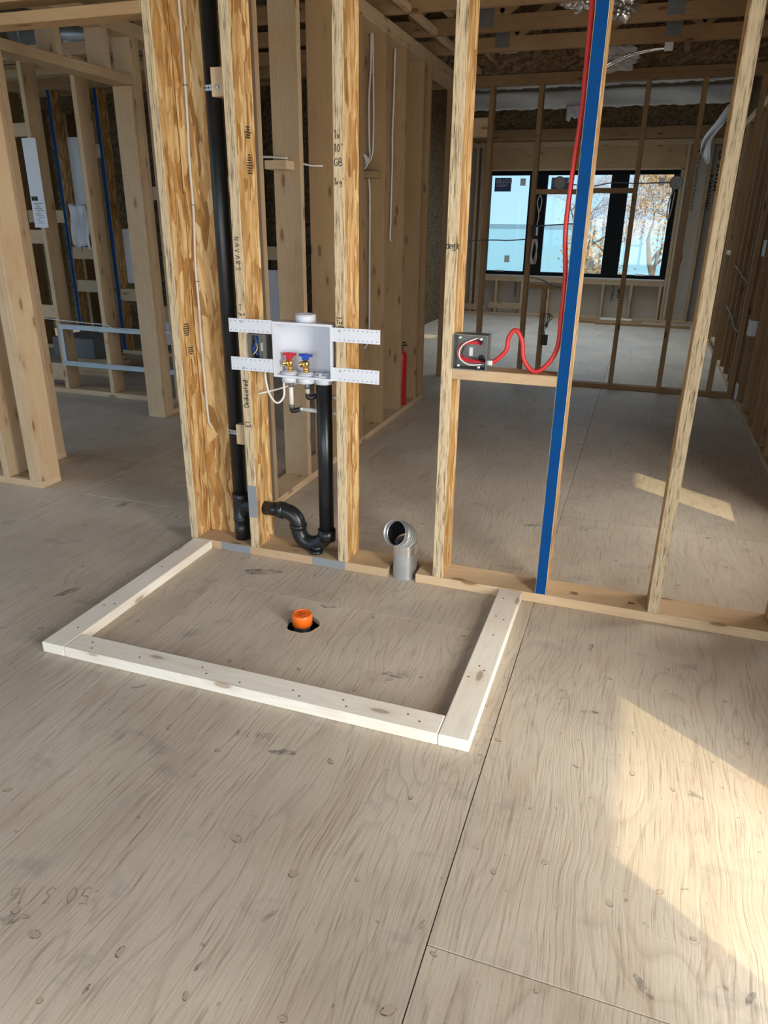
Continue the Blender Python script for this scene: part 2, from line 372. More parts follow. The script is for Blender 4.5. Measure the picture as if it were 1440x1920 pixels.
def lathe(name, parent, base, prof, mat, seg=20, axis=(0, 0, 1), cap=True):
    """prof = [(radius, height)] about axis through base"""
    bm = bmesh.new(); ax = Vector(axis).normalized(); q = Vector((0, 0, 1)).rotation_difference(ax); rings = []
    for r, h in prof:
        rings.append([bm.verts.new(q @ Vector((max(r, 1e-4)*math.cos(k*2*math.pi/seg), max(r, 1e-4)*math.sin(k*2*math.pi/seg), h))) for k in range(seg)])
    for i in range(len(rings)-1):
        for k in range(seg):
            f = bm.faces.new((rings[i][k], rings[i][(k+1) % seg], rings[i+1][(k+1) % seg], rings[i+1][k]))
            f.smooth = abs(prof[i][0]-prof[i+1][0]) < 0.35*abs(prof[i][1]-prof[i+1][1])
    if cap and prof[0][0] > 1e-3: bm.faces.new(rings[0][::-1])
    if cap and prof[-1][0] > 1e-3: bm.faces.new(rings[-1])
    return link(name, fin(bm, name), mat, parent, base)
def boxes(name, parent, origin, lst, mat, bev=0.0):
    """several boxes joined in one part; lst of (x0,x1,y0,y1,z0,z1) in world space"""
    bm = bmesh.new(); O = Vector(origin)
    for x0, x1, y0, y1, z0, z1 in lst:
        r = bmesh.ops.create_cube(bm, size=1.0)
        for v in r['verts']: v.co = Vector(((x0+x1)/2+v.co.x*(x1-x0), (y0+y1)/2+v.co.y*(y1-y0), (z0+z1)/2+v.co.z*(z1-z0)))-O
    if bev: bmesh.ops.bevel(bm, geom=list(bm.edges), offset=bev, segments=2, affect='EDGES', profile=0.5)
    return link(name, fin(bm, name), mat, parent, origin)
def quads(name, parent, origin, verts, faces, mat, thick=0.0):
    me = bpy.data.meshes.new(name); O = Vector(origin); me.from_pydata([Vector(v)-O for v in verts], [], faces); me.update()
    o = link(name, me, mat, parent, origin)
    if thick:
        s = o.modifiers.new('thickness', 'SOLIDIFY'); s.thickness = thick; s.offset = 0
    return o
# handwriting: single-stroke letters in a 1 x 1 cell
GL = {'A': [[(0, 0), (.4, 1), (.8, 0)], [(.15, .35), (.65, .38)]], 'B': [[(0, 0), (.05, 1), (.5, .95), (.55, .65), (.1, .53), (.65, .4), (.6, .05), (0, 0)]],
 'C': [[(.7, .85), (.35, 1), (.05, .55), (.3, .02), (.7, .15)]], 'D': [[(.05, 0), (0, 1), (.5, .85), (.65, .45), (.45, .05), (-.05, .02)]],
 'E': [[(.6, 1), (0, .97), (0, 0), (.6, .03)], [(0, .5), (.45, .52)]], 'G': [[(.65, .85), (.3, 1), (0, .5), (.3, 0), (.65, .2), (.62, .45), (.35, .45)]],
 'N': [[(0, 0), (.05, 1), (.55, .05), (.62, 1)]], 'O': [[(.35, 1), (.02, .6), (.2, .02), (.6, .25), (.6, .8), (.35, 1)]], 'P': [[(0, 0), (.03, 1), (.55, .85), (.45, .5), (.02, .45)]],
 'R': [[(0, 0), (.03, 1), (.55, .85), (.5, .55), (.05, .48), (.62, 0)]], 'S': [[(.6, .9), (.2, .98), (.08, .68), (.55, .4), (.45, .03), (.02, .1)]],
 'T': [[(0, .97), (.7, 1)], [(.35, 1), (.33, 0)]], 'V': [[(0, 1), (.3, 0), (.6, 1)]], 'W': [[(0, 1), (.2, 0), (.4, .7), (.6, 0), (.85, 1)]], 'Y': [[(0, 1), (.3, .5), (.65, 1)], [(.3, .5), (.25, 0)]],
 'a': [[(.5, .5), (.2, .55), (.05, .2), (.25, 0), (.5, .3), (.5, .55), (.55, 0)]], 'b': [[(0, 1), (.02, 0), (.4, .05), (.45, .4), (.05, .45)]], 'c': [[(.5, .5), (.2, .55), (.05, .25), (.25, 0), (.52, .12)]],
 'd': [[(.5, .5), (.2, .55), (.05, .2), (.25, 0), (.5, .3), (.55, 1), (.52, 0)]], 'e': [[(.05, .28), (.5, .34), (.35, .58), (.06, .35), (.15, .02), (.5, .1)]], 'f': [[(.45, .95), (.2, .85), (.18, 0)], [(0, .5), (.4, .52)]],
 'g': [[(.5, .5), (.2, .55), (.05, .25), (.3, .1), (.5, .5), (.45, -.3), (.1, -.3)]], 'h': [[(0, 1), (.02, 0)], [(.02, .4), (.3, .55), (.42, 0)]], 'i': [[(.1, .5), (.12, 0)], [(.1, .75), (.12, .8)]],
 'o': [[(.25, .55), (.05, .25), (.25, 0), (.48, .25), (.25, .55)]], 'p': [[(.02, .5), (.05, -.35)], [(.03, .45), (.4, .5), (.4, .1), (.05, .05)]], 'r': [[(.02, .5), (.05, 0)], [(.05, .35), (.4, .55)]],
 's': [[(.4, .5), (.1, .5), (.12, .3), (.4, .2), (.3, 0), (0, .05)]], 't': [[(.2, .9), (.2, 0)], [(0, .55), (.45, .58)]], 'w': [[(0, .5), (.12, 0), (.28, .4), (.42, 0), (.6, .5)]], 'x': [[(0, .5), (.45, 0)], [(.45, .52), (0, 0)]],
 '0': [[(.3, 1), (.02, .5), (.25, 0), (.55, .5), (.3, 1)]], '1': [[(.1, .8), (.25, 1), (.25, 0)]], '3': [[(.05, .9), (.45, .95), (.2, .55), (.52, .3), (.3, 0), (.02, .1)]], '5': [[(.55, 1), (.1, .95), (.08, .55), (.5, .5), (.45, .05), (.02, .05)]],
 '6': [[(.5, 1), (.1, .5), (.12, .05), (.5, .1), (.45, .45), (.1, .4)]], '8': [[(.3, .5), (.05, .75), (.3, 1), (.5, .75), (.1, .25), (.3, 0), (.52, .25), (.3, .5)]], '7': [[(0, .97), (.55, 1), (.2, 0)]], '4': [[(.4, 0), (.42, 1), (0, .35), (.6, .38)]],
 '/': [[(0, -.1), (.45, 1.05)]], "'": [[(.1, 1.05), (.05, .8)]], '-': [[(0, .45), (.5, .48)]], '|': [[(0, 0), (0, 1)]], '_': [[(0, 0), (1.6, .02)]]}
def write(name, parent, text, origin, right, up, h, mat='ink', wd=0.0022, sp=0.85):
    """handwritten strokes as thin ribbons; right/up are unit vectors of the writing plane"""
    R = Vector(right).normalized(); U = Vector(up).normalized(); nrm = R.cross(U).normalized(); vs, fs = [], []; x = 0.0
    for ch in text:
        if ch == ' ': x += 0.5; continue
        for st in GL.get(ch, []):
            pts = [Vector((x+p[0]*0.8, p[1], 0)) for p in st]
            sm = spline(pts, 4) if len(pts) > 2 else pts
            P = [R*(p.x*h)+U*(p.y*h) for p in sm]
            for a, b in zip(P, P[1:]):
                d = (b-a)
                if d.length < 1e-6: continue
                s = nrm.cross(d.normalized())*wd*0.5; i = len(vs)
                vs += [a-s, b-s, b+s, a+s]; fs.append((i, i+1, i+2, i+3))
        x += sp*(0.5 if ch in "1'|i" else 0.85)
    me = bpy.data.meshes.new(name); me.from_pydata([v+nrm*0.0012 for v in vs], [], fs)
    return link(name, me, mat, parent, origin)
def printed(name, parent, text, origin, right, up, h, mat='ink', mirror=False, bold=0.0):
    cu = bpy.data.curves.new(name, 'FONT'); cu.body = text; cu.size = h*1.35; cu.offset = bold; cu.fill_mode = 'FRONT'; cu.resolution_u = 3
    tmp = bpy.data.objects.new('tmp', cu); COL.objects.link(tmp)
    dg = bpy.context.evaluated_depsgraph_get(); dg.update()
    me = bpy.data.meshes.new_from_object(tmp.evaluated_get(dg)); bpy.data.objects.remove(tmp)
    R = Vector(right).normalized(); U = Vector(up).normalized(); nrm = R.cross(U)
    wid = max(v.co.x for v in me.vertices)
    for v in me.vertices:
        x = wid-v.co.x if mirror else v.co.x
        v.co = R*x+U*v.co.y+nrm*0.0012
    me.materials.clear()
    return link(name, me, mat, parent, origin)
def stamp(name, parent, c, right, up, wdt, rows, mat='ink'):
    """small mill stamp: rows of short ink bars"""
    R = Vector(right); U = Vector(up); nrm = R.cross(U); vs, fs = [], []
    for k, ln in enumerate(rows):
        x = -wdt*ln/2
        while x < wdt*ln/2:
            lw = random.uniform(0.002, 0.0045); i = len(vs); y = -k*0.0085; hh = 0.005
            for dx, dy in ((0, 0), (lw, 0), (lw, hh), (0, hh)): vs.append(R*(x+dx)+U*(y+dy)+nrm*0.001)
            fs.append((i, i+1, i+2, i+3)); x += lw+random.uniform(0.001, 0.002)
    me = bpy.data.meshes.new(name); me.from_pydata(vs, [], fs); return link(name, me, mat, parent, c)

# ------------------------------------------------------------------ floor
T = 0.038
floor = empty('floor', (0, 0, 0), 'dusty plywood subfloor of large sheets through all the rooms', 'floor', kind='structure')
GAP = 0.0007
HOLE = (0.456, -0.452, 0.060)
def sheet(x0, x1, y0, y1, hole=None):
    cx, cy = (x0+x1)/2, (y0+y1)/2; x0 += GAP; x1 -= GAP; y0 += GAP; y1 -= GAP
    if hole is None:
        me = chamfer_mesh(x1-x0, y1-y0, 0.018, 0.0015)
        o = link('plywood_sheet', me, 'ply', floor, (cx, cy, -0.009)); return o
    hx, hy, r = hole; bm = bmesh.new(); n = 32; s = 0.12
    def ring(fn, z): return [bm.verts.new((fn(k)[0]-cx, fn(k)[1]-cy, z)) for k in range(n)]
    def circ(k): a = 2*math.pi*k/n; e = 1+0.03*math.sin(5*a)+0.02*math.sin(9*a+1); return (hx+r*e*math.cos(a), hy+r*e*math.sin(a))
    def sq(k):
        a = 2*math.pi*k/n; c, q = math.cos(a), math.sin(a); m_ = max(abs(c), abs(q)); return (hx+s*c/m_, hy+s*q/m_)
    top_c = ring(circ, 0.009); top_s = ring(sq, 0.009); bot_c = ring(circ, -0.009)
    for k in range(n):
        j = (k+1) % n; bm.faces.new((top_c[k], top_s[k], top_s[j], top_c[j])); bm.faces.new((bot_c[k], top_c[k], top_c[j], bot_c[j]))
    def rect(a, b, c, d):
        bm.faces.new([bm.verts.new((px-cx, py-cy, 0.009)) for px, py in ((a, c), (b, c), (b, d), (a, d))])
    rect(x0, hx-s, y0, y1); rect(hx+s, x1, y0, y1); rect(hx-s, hx+s, y0, hy-s); rect(hx-s, hx+s, hy+s, y1)
    me = bpy.data.meshes.new('plywood_sheet'); bm.to_mesh(me); bm.free()
    return link('plywood_sheet', me, 'ply', floor, (cx, cy, -0.009))
sheets = []
offs = {-4: 0.9, -3: -0.3, -2: 0.93, -1: 0.35, 0: -0.286, 1: 0.94, 2: -0.3}
for i in range(-4, 2):
    x0, x1 = i*1.2192, (i+1)*1.2192
    y = offs[i]-2.4384*2
    while y < 9.5:
        if y+2.4384 > -4.4:
            ya, yb = max(y, -4.4), min(y+2.4384, 9.46)
            h = HOLE if (i == 0 and ya < HOLE[1] < yb) else None
            s_ = sheet(x0, x1, ya, yb, h); sheets.append((x0, x1, ya, yb, s_))
        y += 2.4384
subfl = boxes('joist_space', floor, (0, 0, -0.4), [(-5.0, 2.45, -4.4, 9.5, -0.42, -0.40)], 'cavity')
def sheet_at(x, y):
    for x0, x1, y0, y1, o in sheets:
        if x0 <= x <= x1 and y0 <= y <= y1: return o
    return floor
# knots and plugs of the face veneer, slightly proud
def knot_mesh(rx, ry, seed):
    rnd = random.Random(seed); bm = bmesh.new(); n = 14
    def ring(k, z): return [bm.verts.new((rx*k*math.cos(2*math.pi*i/n)*(1+rnd.uniform(-.06, .06)), ry*k*math.sin(2*math.pi*i/n)*(1+rnd.uniform(-.06, .06)), z)) for i in range(n)]
    a = ring(1.0, 0.0002); b_ = ring(0.92, 0.0008); c = ring(0.80, 0.0006); d = bm.verts.new((0, 0, 0.0008)); a0 = rnd.randint(0, n)
    for i in range(n):
        j = (i+1) % n; dk = ((i+a0) % n) < n*0.62
        f = bm.faces.new((a[i], a[j], b_[j], b_[i])); f.material_index = 1 if dk else 0
        f = bm.faces.new((b_[i], b_[j], c[j], c[i])); f.material_index = 1 if dk and rnd.random() < 0.45 else 0
        f = bm.faces.new((c[i], c[j], d)); f.material_index = 0
    me = bpy.data.meshes.new('knot'); bm.to_mesh(me); bm.free()
    me.materials.append(M['knot']); me.materials.append(M['knotring']); return me
km = [knot_mesh(0.010, 0.0125, s) for s in range(5)]
KN = [(0.652, -1.718, 1.15), (0.724, -1.392, 1.1), (0.893, -1.435, .9), (0.83, -1.076, .95), (0.522, -1.141, .7), (0.341, -1.102, .8), (0.464, -1.745, 1), (0.386, -1.714, .8), (1.032, -1.403, .55), (1.189, -1.648, 1.0), (0.822, -1.75, .7), (1.012, -1.727, .8), (0.573, -1.848, .6), (1.238, -1.514, .5), (1.443, -1.518, .55), (1.7, -0.872, .6), (1.417, -1.215, .75), (1.312, -1.279, .55), (1.239, -0.836, .7), (1.072, -1.129, .6), (0.563, -0.713, .75), (0.858, -0.667, .8), (0.774, -0.755, .7), (1.02, -0.33, .85), (0.678, -0.319, .7), (1.456, -0.869, .6), (1.665, -1.209, .7), (1.563, -1.276, .7), (1.729, -1.303, .6), (1.599, -0.845, .7), (1.52, -0.42, .6), (1.70, -0.30, .6), (1.86, -0.42, .6), (0.95, -0.62, .5), (0.33, -0.75, .7), (-0.4, -0.8, .9), (-0.6, -0.35, .8), (-0.2, -1.2, .8), (0.1, -1.45, .8), (1.5, .5, .7), (1.75, .35, .7), (1.95, .6, .7), (1.35, .8, .7), (.6, .6, .7)]
for k, (x, y, s) in enumerate(KN):
    o = bpy.data.objects.new('knot', km[k % 5]); COL.objects.link(o); p = sheet_at(x, y); o.parent = p
    o.location = Vector((x, y, 0))-wl(p); o.scale = (s*(0.75+0.3*((k*7) % 5)/4), s*(0.9+0.35*((k*3) % 4)/3), 1); o.rotation_euler = (0, 0, k*1.3)
def scuffmat():
    m, t, b = newmat('scuff')
    v = coords(t, (1, 1, 1)); n = noise(t, v, 28, 5, 0.7)
    tr = N(t, 'ShaderNodeBsdfTransparent'); mx = N(t, 'ShaderNodeMixShader'); b.inputs['Base Color'].default_value = (0.13, 0.135, 0.14, 1); b.inputs['Roughness'].default_value = 0.7
    L(t, ramp(t, n, [(0.40, 0.0), (0.66, 0.62)]).outputs[0], mx.inputs[0]); L(t, tr.outputs[0], mx.inputs[1]); L(t, b.outputs[0], mx.inputs[2]); L(t, mx.outputs[0], t.nodes['Material Output'].inputs[0]); return m
M['scuff'] = scuffmat()
SCF = [(0.12, -0.130, 0.17, 20), (0.693, -1.088, 0.085, 15), (0.892, -1.548, 0.045, 60), (0.395, -1.731, 0.08, 30), (0.813, -1.692, 0.03, 80), (1.632, -1.443, 0.06, -50), (1.825, -1.399, 0.04, 60), (1.197, -1.461, 0.035, 80), (0.639, -1.802, 0.03, 90), (0.866, -0.636, 0.10, 10), (0.141, -0.969, 0.05, 40), (1.472, -0.618, 0.06, 5), (1.749, -0.873, 0.06, -20), (1.107, 0.767, 0.12, 20), (1.902, 0.899, 0.08, 0), (0.5, -0.30, 0.09, 15), (-0.5, -0.55, 0.12, 60), (-0.9, 0.3, 0.12, 70), (1.45, -0.25, 0.05, 85)]
for k, (x, y, w_, an) in enumerate(SCF):
    rnd = random.Random(k); n = 12; vs = [(0, 0, 0.0006)]; ca, sa = math.cos(math.radians(an)), math.sin(math.radians(an))
    for i in range(n):
        q_ = 2*math.pi*i/n; px_, py_ = w_*0.5*math.cos(q_)*rnd.uniform(.7, 1.1), w_*0.16*math.sin(q_)*rnd.uniform(.5, 1.3); vs.append((px_*ca-py_*sa, px_*sa+py_*ca, 0.0006))
    me = bpy.data.meshes.new('scuff_mark'); me.from_pydata(vs, [], [(0, i+1, (i+1) % n+1) for i in range(n)]); link('scuff_mark', me, 'scuff', sheet_at(x, y), (x, y, 0))
def fwrite(text, x, y, ang, h, **k):
    a = math.radians(ang); write('pencil_note', sheet_at(x, y), text, (x, y, -0.0004), (math.cos(a), math.sin(a), 0), (-math.sin(a), math.cos(a), 0), h, 'pencil', 0.0016, **k)
fwrite('50 3/16', 0.50, -1.615, 200, 0.040)
fwrite('308 7/8', 0.63, -1.03, 190, 0.022)
fwrite('FINISH', 1.36, -0.50, 285, 0.026)

# ------------------------------------------------------------------ laundry wall (strand-lumber studs)
ST = 0.0405; S16 = 0.4064; D6 = 0.140; TOP = 2.388
wl_ = empty('wall_laundry', (0.8, 0, 0), 'open stud wall carrying the washer outlet box and the black drain', 'wall', kind='structure')
DUCT = (0.622, 0.742)
board('bottom_plate', wl_, -0.300, DUCT[0], 0, D6, 0, T, 'spf')
board('bottom_plate', wl_, DUCT[1], 2.285, 0, D6, 0, T, 'spf')
board('bottom_plate', wl_, DUCT[0], DUCT[1], 0.122, D6, 0, T, 'spf')
studs = {}
for i in range(6):
    x = i*S16
    studs[i] = board('stud', wl_, x, x+ST, 0, D6, T, TOP, 'lsl', 'z', front='blue' if i == 3 else None)
studs[3]['label'] = 'stud with its front edge painted blue'
end = board('stud', wl_, -0.300, -0.265, 0, D6, T, TOP, 'lsl', 'z')
end2 = board('stud', wl_, -0.2620, -0.120, 0.106, D6, T, TOP, 'lsl', 'z')
board('top_plate', wl_, -0.300, 2.285, 0, D6, TOP, TOP+T, 'spf'); board('top_plate', wl_, -0.300, 2.285, 0, D6, TOP+T, TOP+2*T, 'spf')
blk = board('blocking', wl_, 2*S16+ST, 3*S16, 0.0, 0.089, 0.833, 0.870, 'spf')
# pipe-support blocks on the second stud
board('blocking', wl_, -0.062, -0.001, 0.028, 0.066, 1.748, 1.838, 'spf', 'z'); board('blocking', wl_, -0.050, -0.001, 0.020, 0.058, 0.488, 0.572, 'spf', 'z')
# header over the wide opening left of the corner
board('header', wl_, -2.2, -0.302, 0.0, 0.089, 2.005, 2.043, 'spf_warm'); board('header', wl_, -2.2, -0.302, 0.0, 0.089, 2.075, 2.16, 'spf_warm')
# duct tape patches
def patch(parent, x0, x1, y, z0, z1, mat='tape'):
    return boxes('tape_patch', parent, ((x0+x1)/2, y, (z0+z1)/2), [(x0, x1, y-0.0016, y+0.0002, z0, z1)], mat)
patch(wl_, -0.147, -0.004, 0, 0.002, 0.0375); patch(wl_, 0.290, 0.437, 0, 0.003, 0.0375)
for z0, z1 in ((0.178, 0.28), (0.268, 0.32)): patch(wl_, 0.001, 0.0403, -0.0006 if z0 > .2 else 0, z0, z1)
# pencil and marker notes on the studs (children of the wall)
FR = (1, 0, 0); UP = (0, 0, 1)
write('marker_note', wl_, 'E1', (0.031, -0.0005, 0.575), UP, (-1, 0, 0), 0.020, wd=0.0028)
write('marker_note', wl_, 'Dedicated', (0.030, -0.0005, 0.655), UP, (-1, 0, 0), 0.021, wd=0.0028, sp=0.72)
write('marker_note', wl_, 'NAVARS', (0.010, -0.0005, 1.290), (0, 0, -1), (1, 0, 0), 0.019, wd=0.002, sp=1.3)
write('marker_note', wl_, '1x', (0.412, -0.0005, 1.605), FR, UP, 0.026, wd=0.0022)
write('marker_note', wl_, "10'", (0.412, -0.0005, 1.565), FR, UP, 0.024, wd=0.0022)
write('marker_note', wl_, 'GB', (0.412, -0.0005, 1.523), FR, UP, 0.022, wd=0.0022)
write('marker_note', wl_, "1xg'", (0.411, -0.0005, 1.465), FR, UP, 0.020, wd=0.002, sp=0.7)
write('marker_note', wl_, '__', (0.412, -0.0005, 1.022), FR, UP, 0.012, wd=0.0022)
write('marker_note', wl_, 'Top', (0.414, -0.0005, 1.002), FR, UP, 0.012, wd=0.0018); write('marker_note', wl_, 'washer', (0.413, -0.0005, 0.987), FR, UP, 0.010, wd=0.0018, sp=0.65)
write('marker_note', wl_, 'T', (0.012, -0.0005, 1.030), FR, UP, 0.022, wd=0.002); write('marker_note', wl_, 'Top of', (0.008, -0.0005, 1.012), FR, UP, 0.010, wd=0.0016, sp=0.6)
write('marker_note', wl_, 'DRYER', (0.8150, -0.0005, 1.268), FR, UP, 0.014, wd=0.0022, sp=0.75); write('marker_note', wl_, '_', (0.832, -0.0005, 1.263), FR, UP, 0.012, wd=0.0015)
SF = (0, 1, 0)
stamp('mill_stamp', wl_, (ST+0.0003, 0.085, 1.655), SF, UP, 0.045, [.6, .5, 1, .7, .8])
stamp('mill_stamp', wl_, (ST+0.0003, 0.085, 1.565), SF, UP, 0.04, [.4, .6, .6, .8, 1, .8, .6, .7])
stamp('mill_stamp', wl_, (-0.2646, 0.05, 0.955), SF, UP, 0.04, [.7, .8, 1, .9, .9, .6]); stamp('mill_stamp', wl_, (-0.2646, 0.07, 0.86), SF, UP, 0.04, [.9, .8, 1, .5])
stamp('mill_stamp', wl_, (1.36, 0.06, T+0.0004), FR, SF, 0.04, [.6, .5, .8]); stamp('mill_stamp', wl_, (1.57, 0.05, T+0.0004), FR, SF, 0.03, [.7, .7])

# ------------------------------------------------------------------ passage wall (runs away from the laundry wall)
wp = empty('wall_passage', (-0.225, 1.6, 0), 'stud wall running back from the laundry corner with white cables', 'wall', kind='structure')
PX0, PX1 = -0.297, -0.155
board('bottom_plate', wp, PX0, PX1, 0.142, 3.175, 0, T, 'spf', 'y')
for y in (0.53, 0.936, 1.342, 1.748, 2.155, 2.561, 2.967, 3.135):
    board('stud', wp, PX0, PX1, y, y+T, T, 2.372, 'spf' if y < 1.2 else 'spf_warm', 'z')
board('stud', wp, -0.345, -0.205, 0.142, 0.180, T, 2.372, 'spf', 'z')
board('top_plate', wp, PX0, PX1, 0.142, 4.138, 2.372, 2.410, 'spf', 'y'); board('top_plate', wp, PX0, PX1, 0.142, 4.138, 2.410, 2.448, 'spf', 'y')
board('blocking', wp, PX0, PX1-0.03, 0.845, 0.934, 1.572, 1.61, 'spf', 'x'); board('blocking', wp, PX0, PX1-0.02, 2.06, 2.153, 1.60, 1.638, 'spf_warm', 'x')
board('blocking', wp, PX0, PX1, 1.382, 1.746, 1.66, 1.70, 'spf_warm', 'y')

# ------------------------------------------------------------------ far partition across the passage
wpt = empty('wall_partition', (1.1, 4.14, 0), 'open stud partition in front of the bright window room', 'wall', kind='structure')
PY0, PY1 = 4.14, 4.229
board('bottom_plate', wpt, 0.05, 2.285, PY0, PY1, 0, T, 'spf_dark')
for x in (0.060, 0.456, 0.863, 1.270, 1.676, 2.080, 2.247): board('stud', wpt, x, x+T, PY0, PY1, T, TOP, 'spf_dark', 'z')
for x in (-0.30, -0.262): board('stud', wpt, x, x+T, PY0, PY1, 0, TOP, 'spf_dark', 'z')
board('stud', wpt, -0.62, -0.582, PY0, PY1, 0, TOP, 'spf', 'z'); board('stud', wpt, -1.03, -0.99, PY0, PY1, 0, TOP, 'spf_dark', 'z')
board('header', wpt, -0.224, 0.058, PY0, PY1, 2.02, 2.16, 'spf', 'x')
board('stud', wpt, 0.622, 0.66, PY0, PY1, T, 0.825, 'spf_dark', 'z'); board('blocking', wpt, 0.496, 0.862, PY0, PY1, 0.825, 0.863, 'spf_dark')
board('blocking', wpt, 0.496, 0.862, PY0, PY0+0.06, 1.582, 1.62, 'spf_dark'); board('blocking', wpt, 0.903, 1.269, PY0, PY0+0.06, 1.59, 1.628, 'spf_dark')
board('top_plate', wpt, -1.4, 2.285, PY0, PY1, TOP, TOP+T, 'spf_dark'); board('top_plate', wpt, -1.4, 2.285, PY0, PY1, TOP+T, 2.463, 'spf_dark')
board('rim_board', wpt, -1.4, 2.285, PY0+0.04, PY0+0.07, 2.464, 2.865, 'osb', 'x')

# ------------------------------------------------------------------ right exterior wall
wr = empty('wall_right', (2.36, 2, 0), 'dim exterior stud wall on the right with small white outlet boxes', 'wall', kind='structure')
RX0, RX1 = 2.290, 2.430
ROPEN = [(-4.4, -2.45, 0.0, 2.1), (-1.80, -1.05, 0.0, 2.1), (0.86, 1.245, 0.25, 2.1), (6.15, 6.95, 0.14, 1.06)]
def inopen(y, z=None):
    return any(a < y < b_ and (z is None or c < z < d) for a, b_, c, d in ROPEN)
board('bottom_plate', wr, RX0, RX1, -1.05, 9.28, 0, T, 'spf', 'y'); board('bottom_plate', wr, RX0, RX1, -2.45, -1.80, 0, T, 'spf', 'y')
y = -0.98
ys = []
while y < 9.2: ys.append(y); y += S16
ys += [-1.05, 2.50, 2.90, 3.49, 3.95, 4.17, 6.11, 6.95, 0.82, 1.246, -1.842, -2.45, -2.2]
for y in sorted(ys):
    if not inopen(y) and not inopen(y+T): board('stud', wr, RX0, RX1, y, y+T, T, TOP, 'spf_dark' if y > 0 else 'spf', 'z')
for y in (6.25, 6.45, 6.65, 6.85): board('stud', wr, RX0, RX1, y, y+T, T, 0.10, 'spf_dark', 'x')
board('window_sill', wr, RX0, RX1, 6.15, 6.95, 0.10, 0.14, 'spf', 'y'); board('header', wr, RX0, RX1, 6.15, 6.95, 1.06, 1.10, 'spf', 'y')
board('window_sill', wr, RX0, RX1, 0.86, 1.246, 0.21, 0.25, 'spf', 'y')
board('header', wr, RX0, RX1, -4.4, 1.4, 2.1, 2.3, 'spf', 'y')
board('top_plate', wr, RX0, RX1, -4.4, 9.28, TOP, TOP+T, 'spf', 'y'); board('top_plate', wr, RX0, RX1, -4.4, 9.28, TOP+T, 2.464, 'spf', 'y')
def sheath(name, x0, x1, y0, y1, z0, z1, mat):
    return board(name, wr, x0, x1, y0, y1, z0, z1, mat, 'y' if y1-y0 > z1-z0 else 'z', 0)
# exterior sheathing, split around the openings
prev = -4.4
for a, b_, c, d in ROPEN:
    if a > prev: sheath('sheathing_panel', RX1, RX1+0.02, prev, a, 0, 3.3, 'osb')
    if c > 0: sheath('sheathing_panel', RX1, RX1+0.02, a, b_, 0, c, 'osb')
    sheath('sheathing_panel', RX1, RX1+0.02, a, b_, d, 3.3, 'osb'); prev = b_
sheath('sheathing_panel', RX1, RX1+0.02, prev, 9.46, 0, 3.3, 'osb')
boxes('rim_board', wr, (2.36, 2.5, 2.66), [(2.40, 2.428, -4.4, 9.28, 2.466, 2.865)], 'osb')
# unseen roof slab added outside the right wall to bound the sun patches
boxes('sun_blocker', None, (3.6, 2, 3.05), [(2.452, 4.70, -7, 13, 3.05, 3.20)], 'blocker_slab')
tag(boxes('rear_sun_blocker', None, (0, -6, 2.9), [(-6, 2.452, -8.5, -4.41, 2.90, 3.0)], 'blocker_slab'), 'unseen roof slab added behind the camera to block the sun', 'roof', kind='structure')  # unseen, added to keep the sun off the rear floor
po = bpy.data.objects['sun_blocker']; tag(po, 'unseen roof slab added outside the right wall to limit the sun', 'roof', kind='structure')

# ------------------------------------------------------------------ far window wall
ww = empty('wall_window', (0.4, 9.3, 0), 'far exterior wall framed around the three-part window', 'wall', kind='structure')
WY0, WY1 = 9.30, 9.44; WX0, WX1, WZ0, WZ1 = -1.00, 1.735, 0.612, 2.075
board('bottom_plate', ww, -4.2, 2.29, WY0, WY1, 0, T, 'spf')
for k in range(-9, 6):
    x = 0.05+k*S16
    if x < WX0-0.08 or x > WX1+0.08: board('stud', ww, x, x+T, WY0, WY1, T, TOP, 'spf', 'z')
    else: board('stud', ww, x, x+T, WY0, WY1, T, WZ0-2*T-0.02, 'spf', 'z')
for x in (WX0-0.042, WX0-0.084, WX1+0.004, WX1+0.046): board('stud', ww, x, x+T, WY0, WY1, T, TOP if x in (WX0-0.084, WX1+0.046) else 2.10, 'spf', 'z')
board('window_sill', ww, WX0, WX1, WY0, WY1, WZ0-2*T-0.02, WZ0-T-0.02, 'spf'); board('window_sill', ww, WX0, WX1, WY0, WY1, WZ0-T-0.02, WZ0-0.02, 'spf')
board('blocking', ww, -0.85, -0.30, WY0-0.01, WY0+0.03, 0.10, 0.19, 'spf'); board('blocking', ww, -1.6, -0.9, WY0-0.01, WY0+0.03, 0.06, 0.15, 'spf')
board('header', ww, WX0-0.042, WX1+0.042, WY0, WY0+0.038, 2.10, TOP, 'spf_warm', 'x'); board('header', ww, WX0-0.042, WX1+0.042, WY0-0.0, WY1, 2.078, 2.10, 'spf')
for k in range(2): board('top_plate', ww, -4.2, 2.285, WY0, WY1, TOP+k*T, TOP+(k+1)*T, 'spf')
board('top_plate', ww, -4.2, 2.285, WY0-0.03, WY1, 2.47, 2.62, 'spf_dark')
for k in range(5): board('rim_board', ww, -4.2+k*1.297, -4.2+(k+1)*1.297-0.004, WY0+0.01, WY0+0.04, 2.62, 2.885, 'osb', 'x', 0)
SH = [(-4.2, WX0, 0, 3.3), (WX0, WX1, 0, WZ0-0.03), (WX0, WX1, 2.09, 3.3), (WX1, 2.43, 0, 3.3)]
for a, b_, c, d in SH: board('sheathing_panel', ww, a, b_, WY1, WY1+0.03, c, d, 'zip', 'x', 0)
DN = (0, 0, -1); LEFT = (1, 0, 0)
printed('printed_lettering', ww, 'Wall Assemblies Reimagined.', (1.935, WY1-0.001, 2.26), (0, 0, -1), (1, 0, 0), 0.045)
printed('printed_lettering', ww, 'R-SHEATHING', (2.12, WY1-0.001, 2.02), (0, 0, -1), (1, 0, 0), 0.055, bold=0.001)
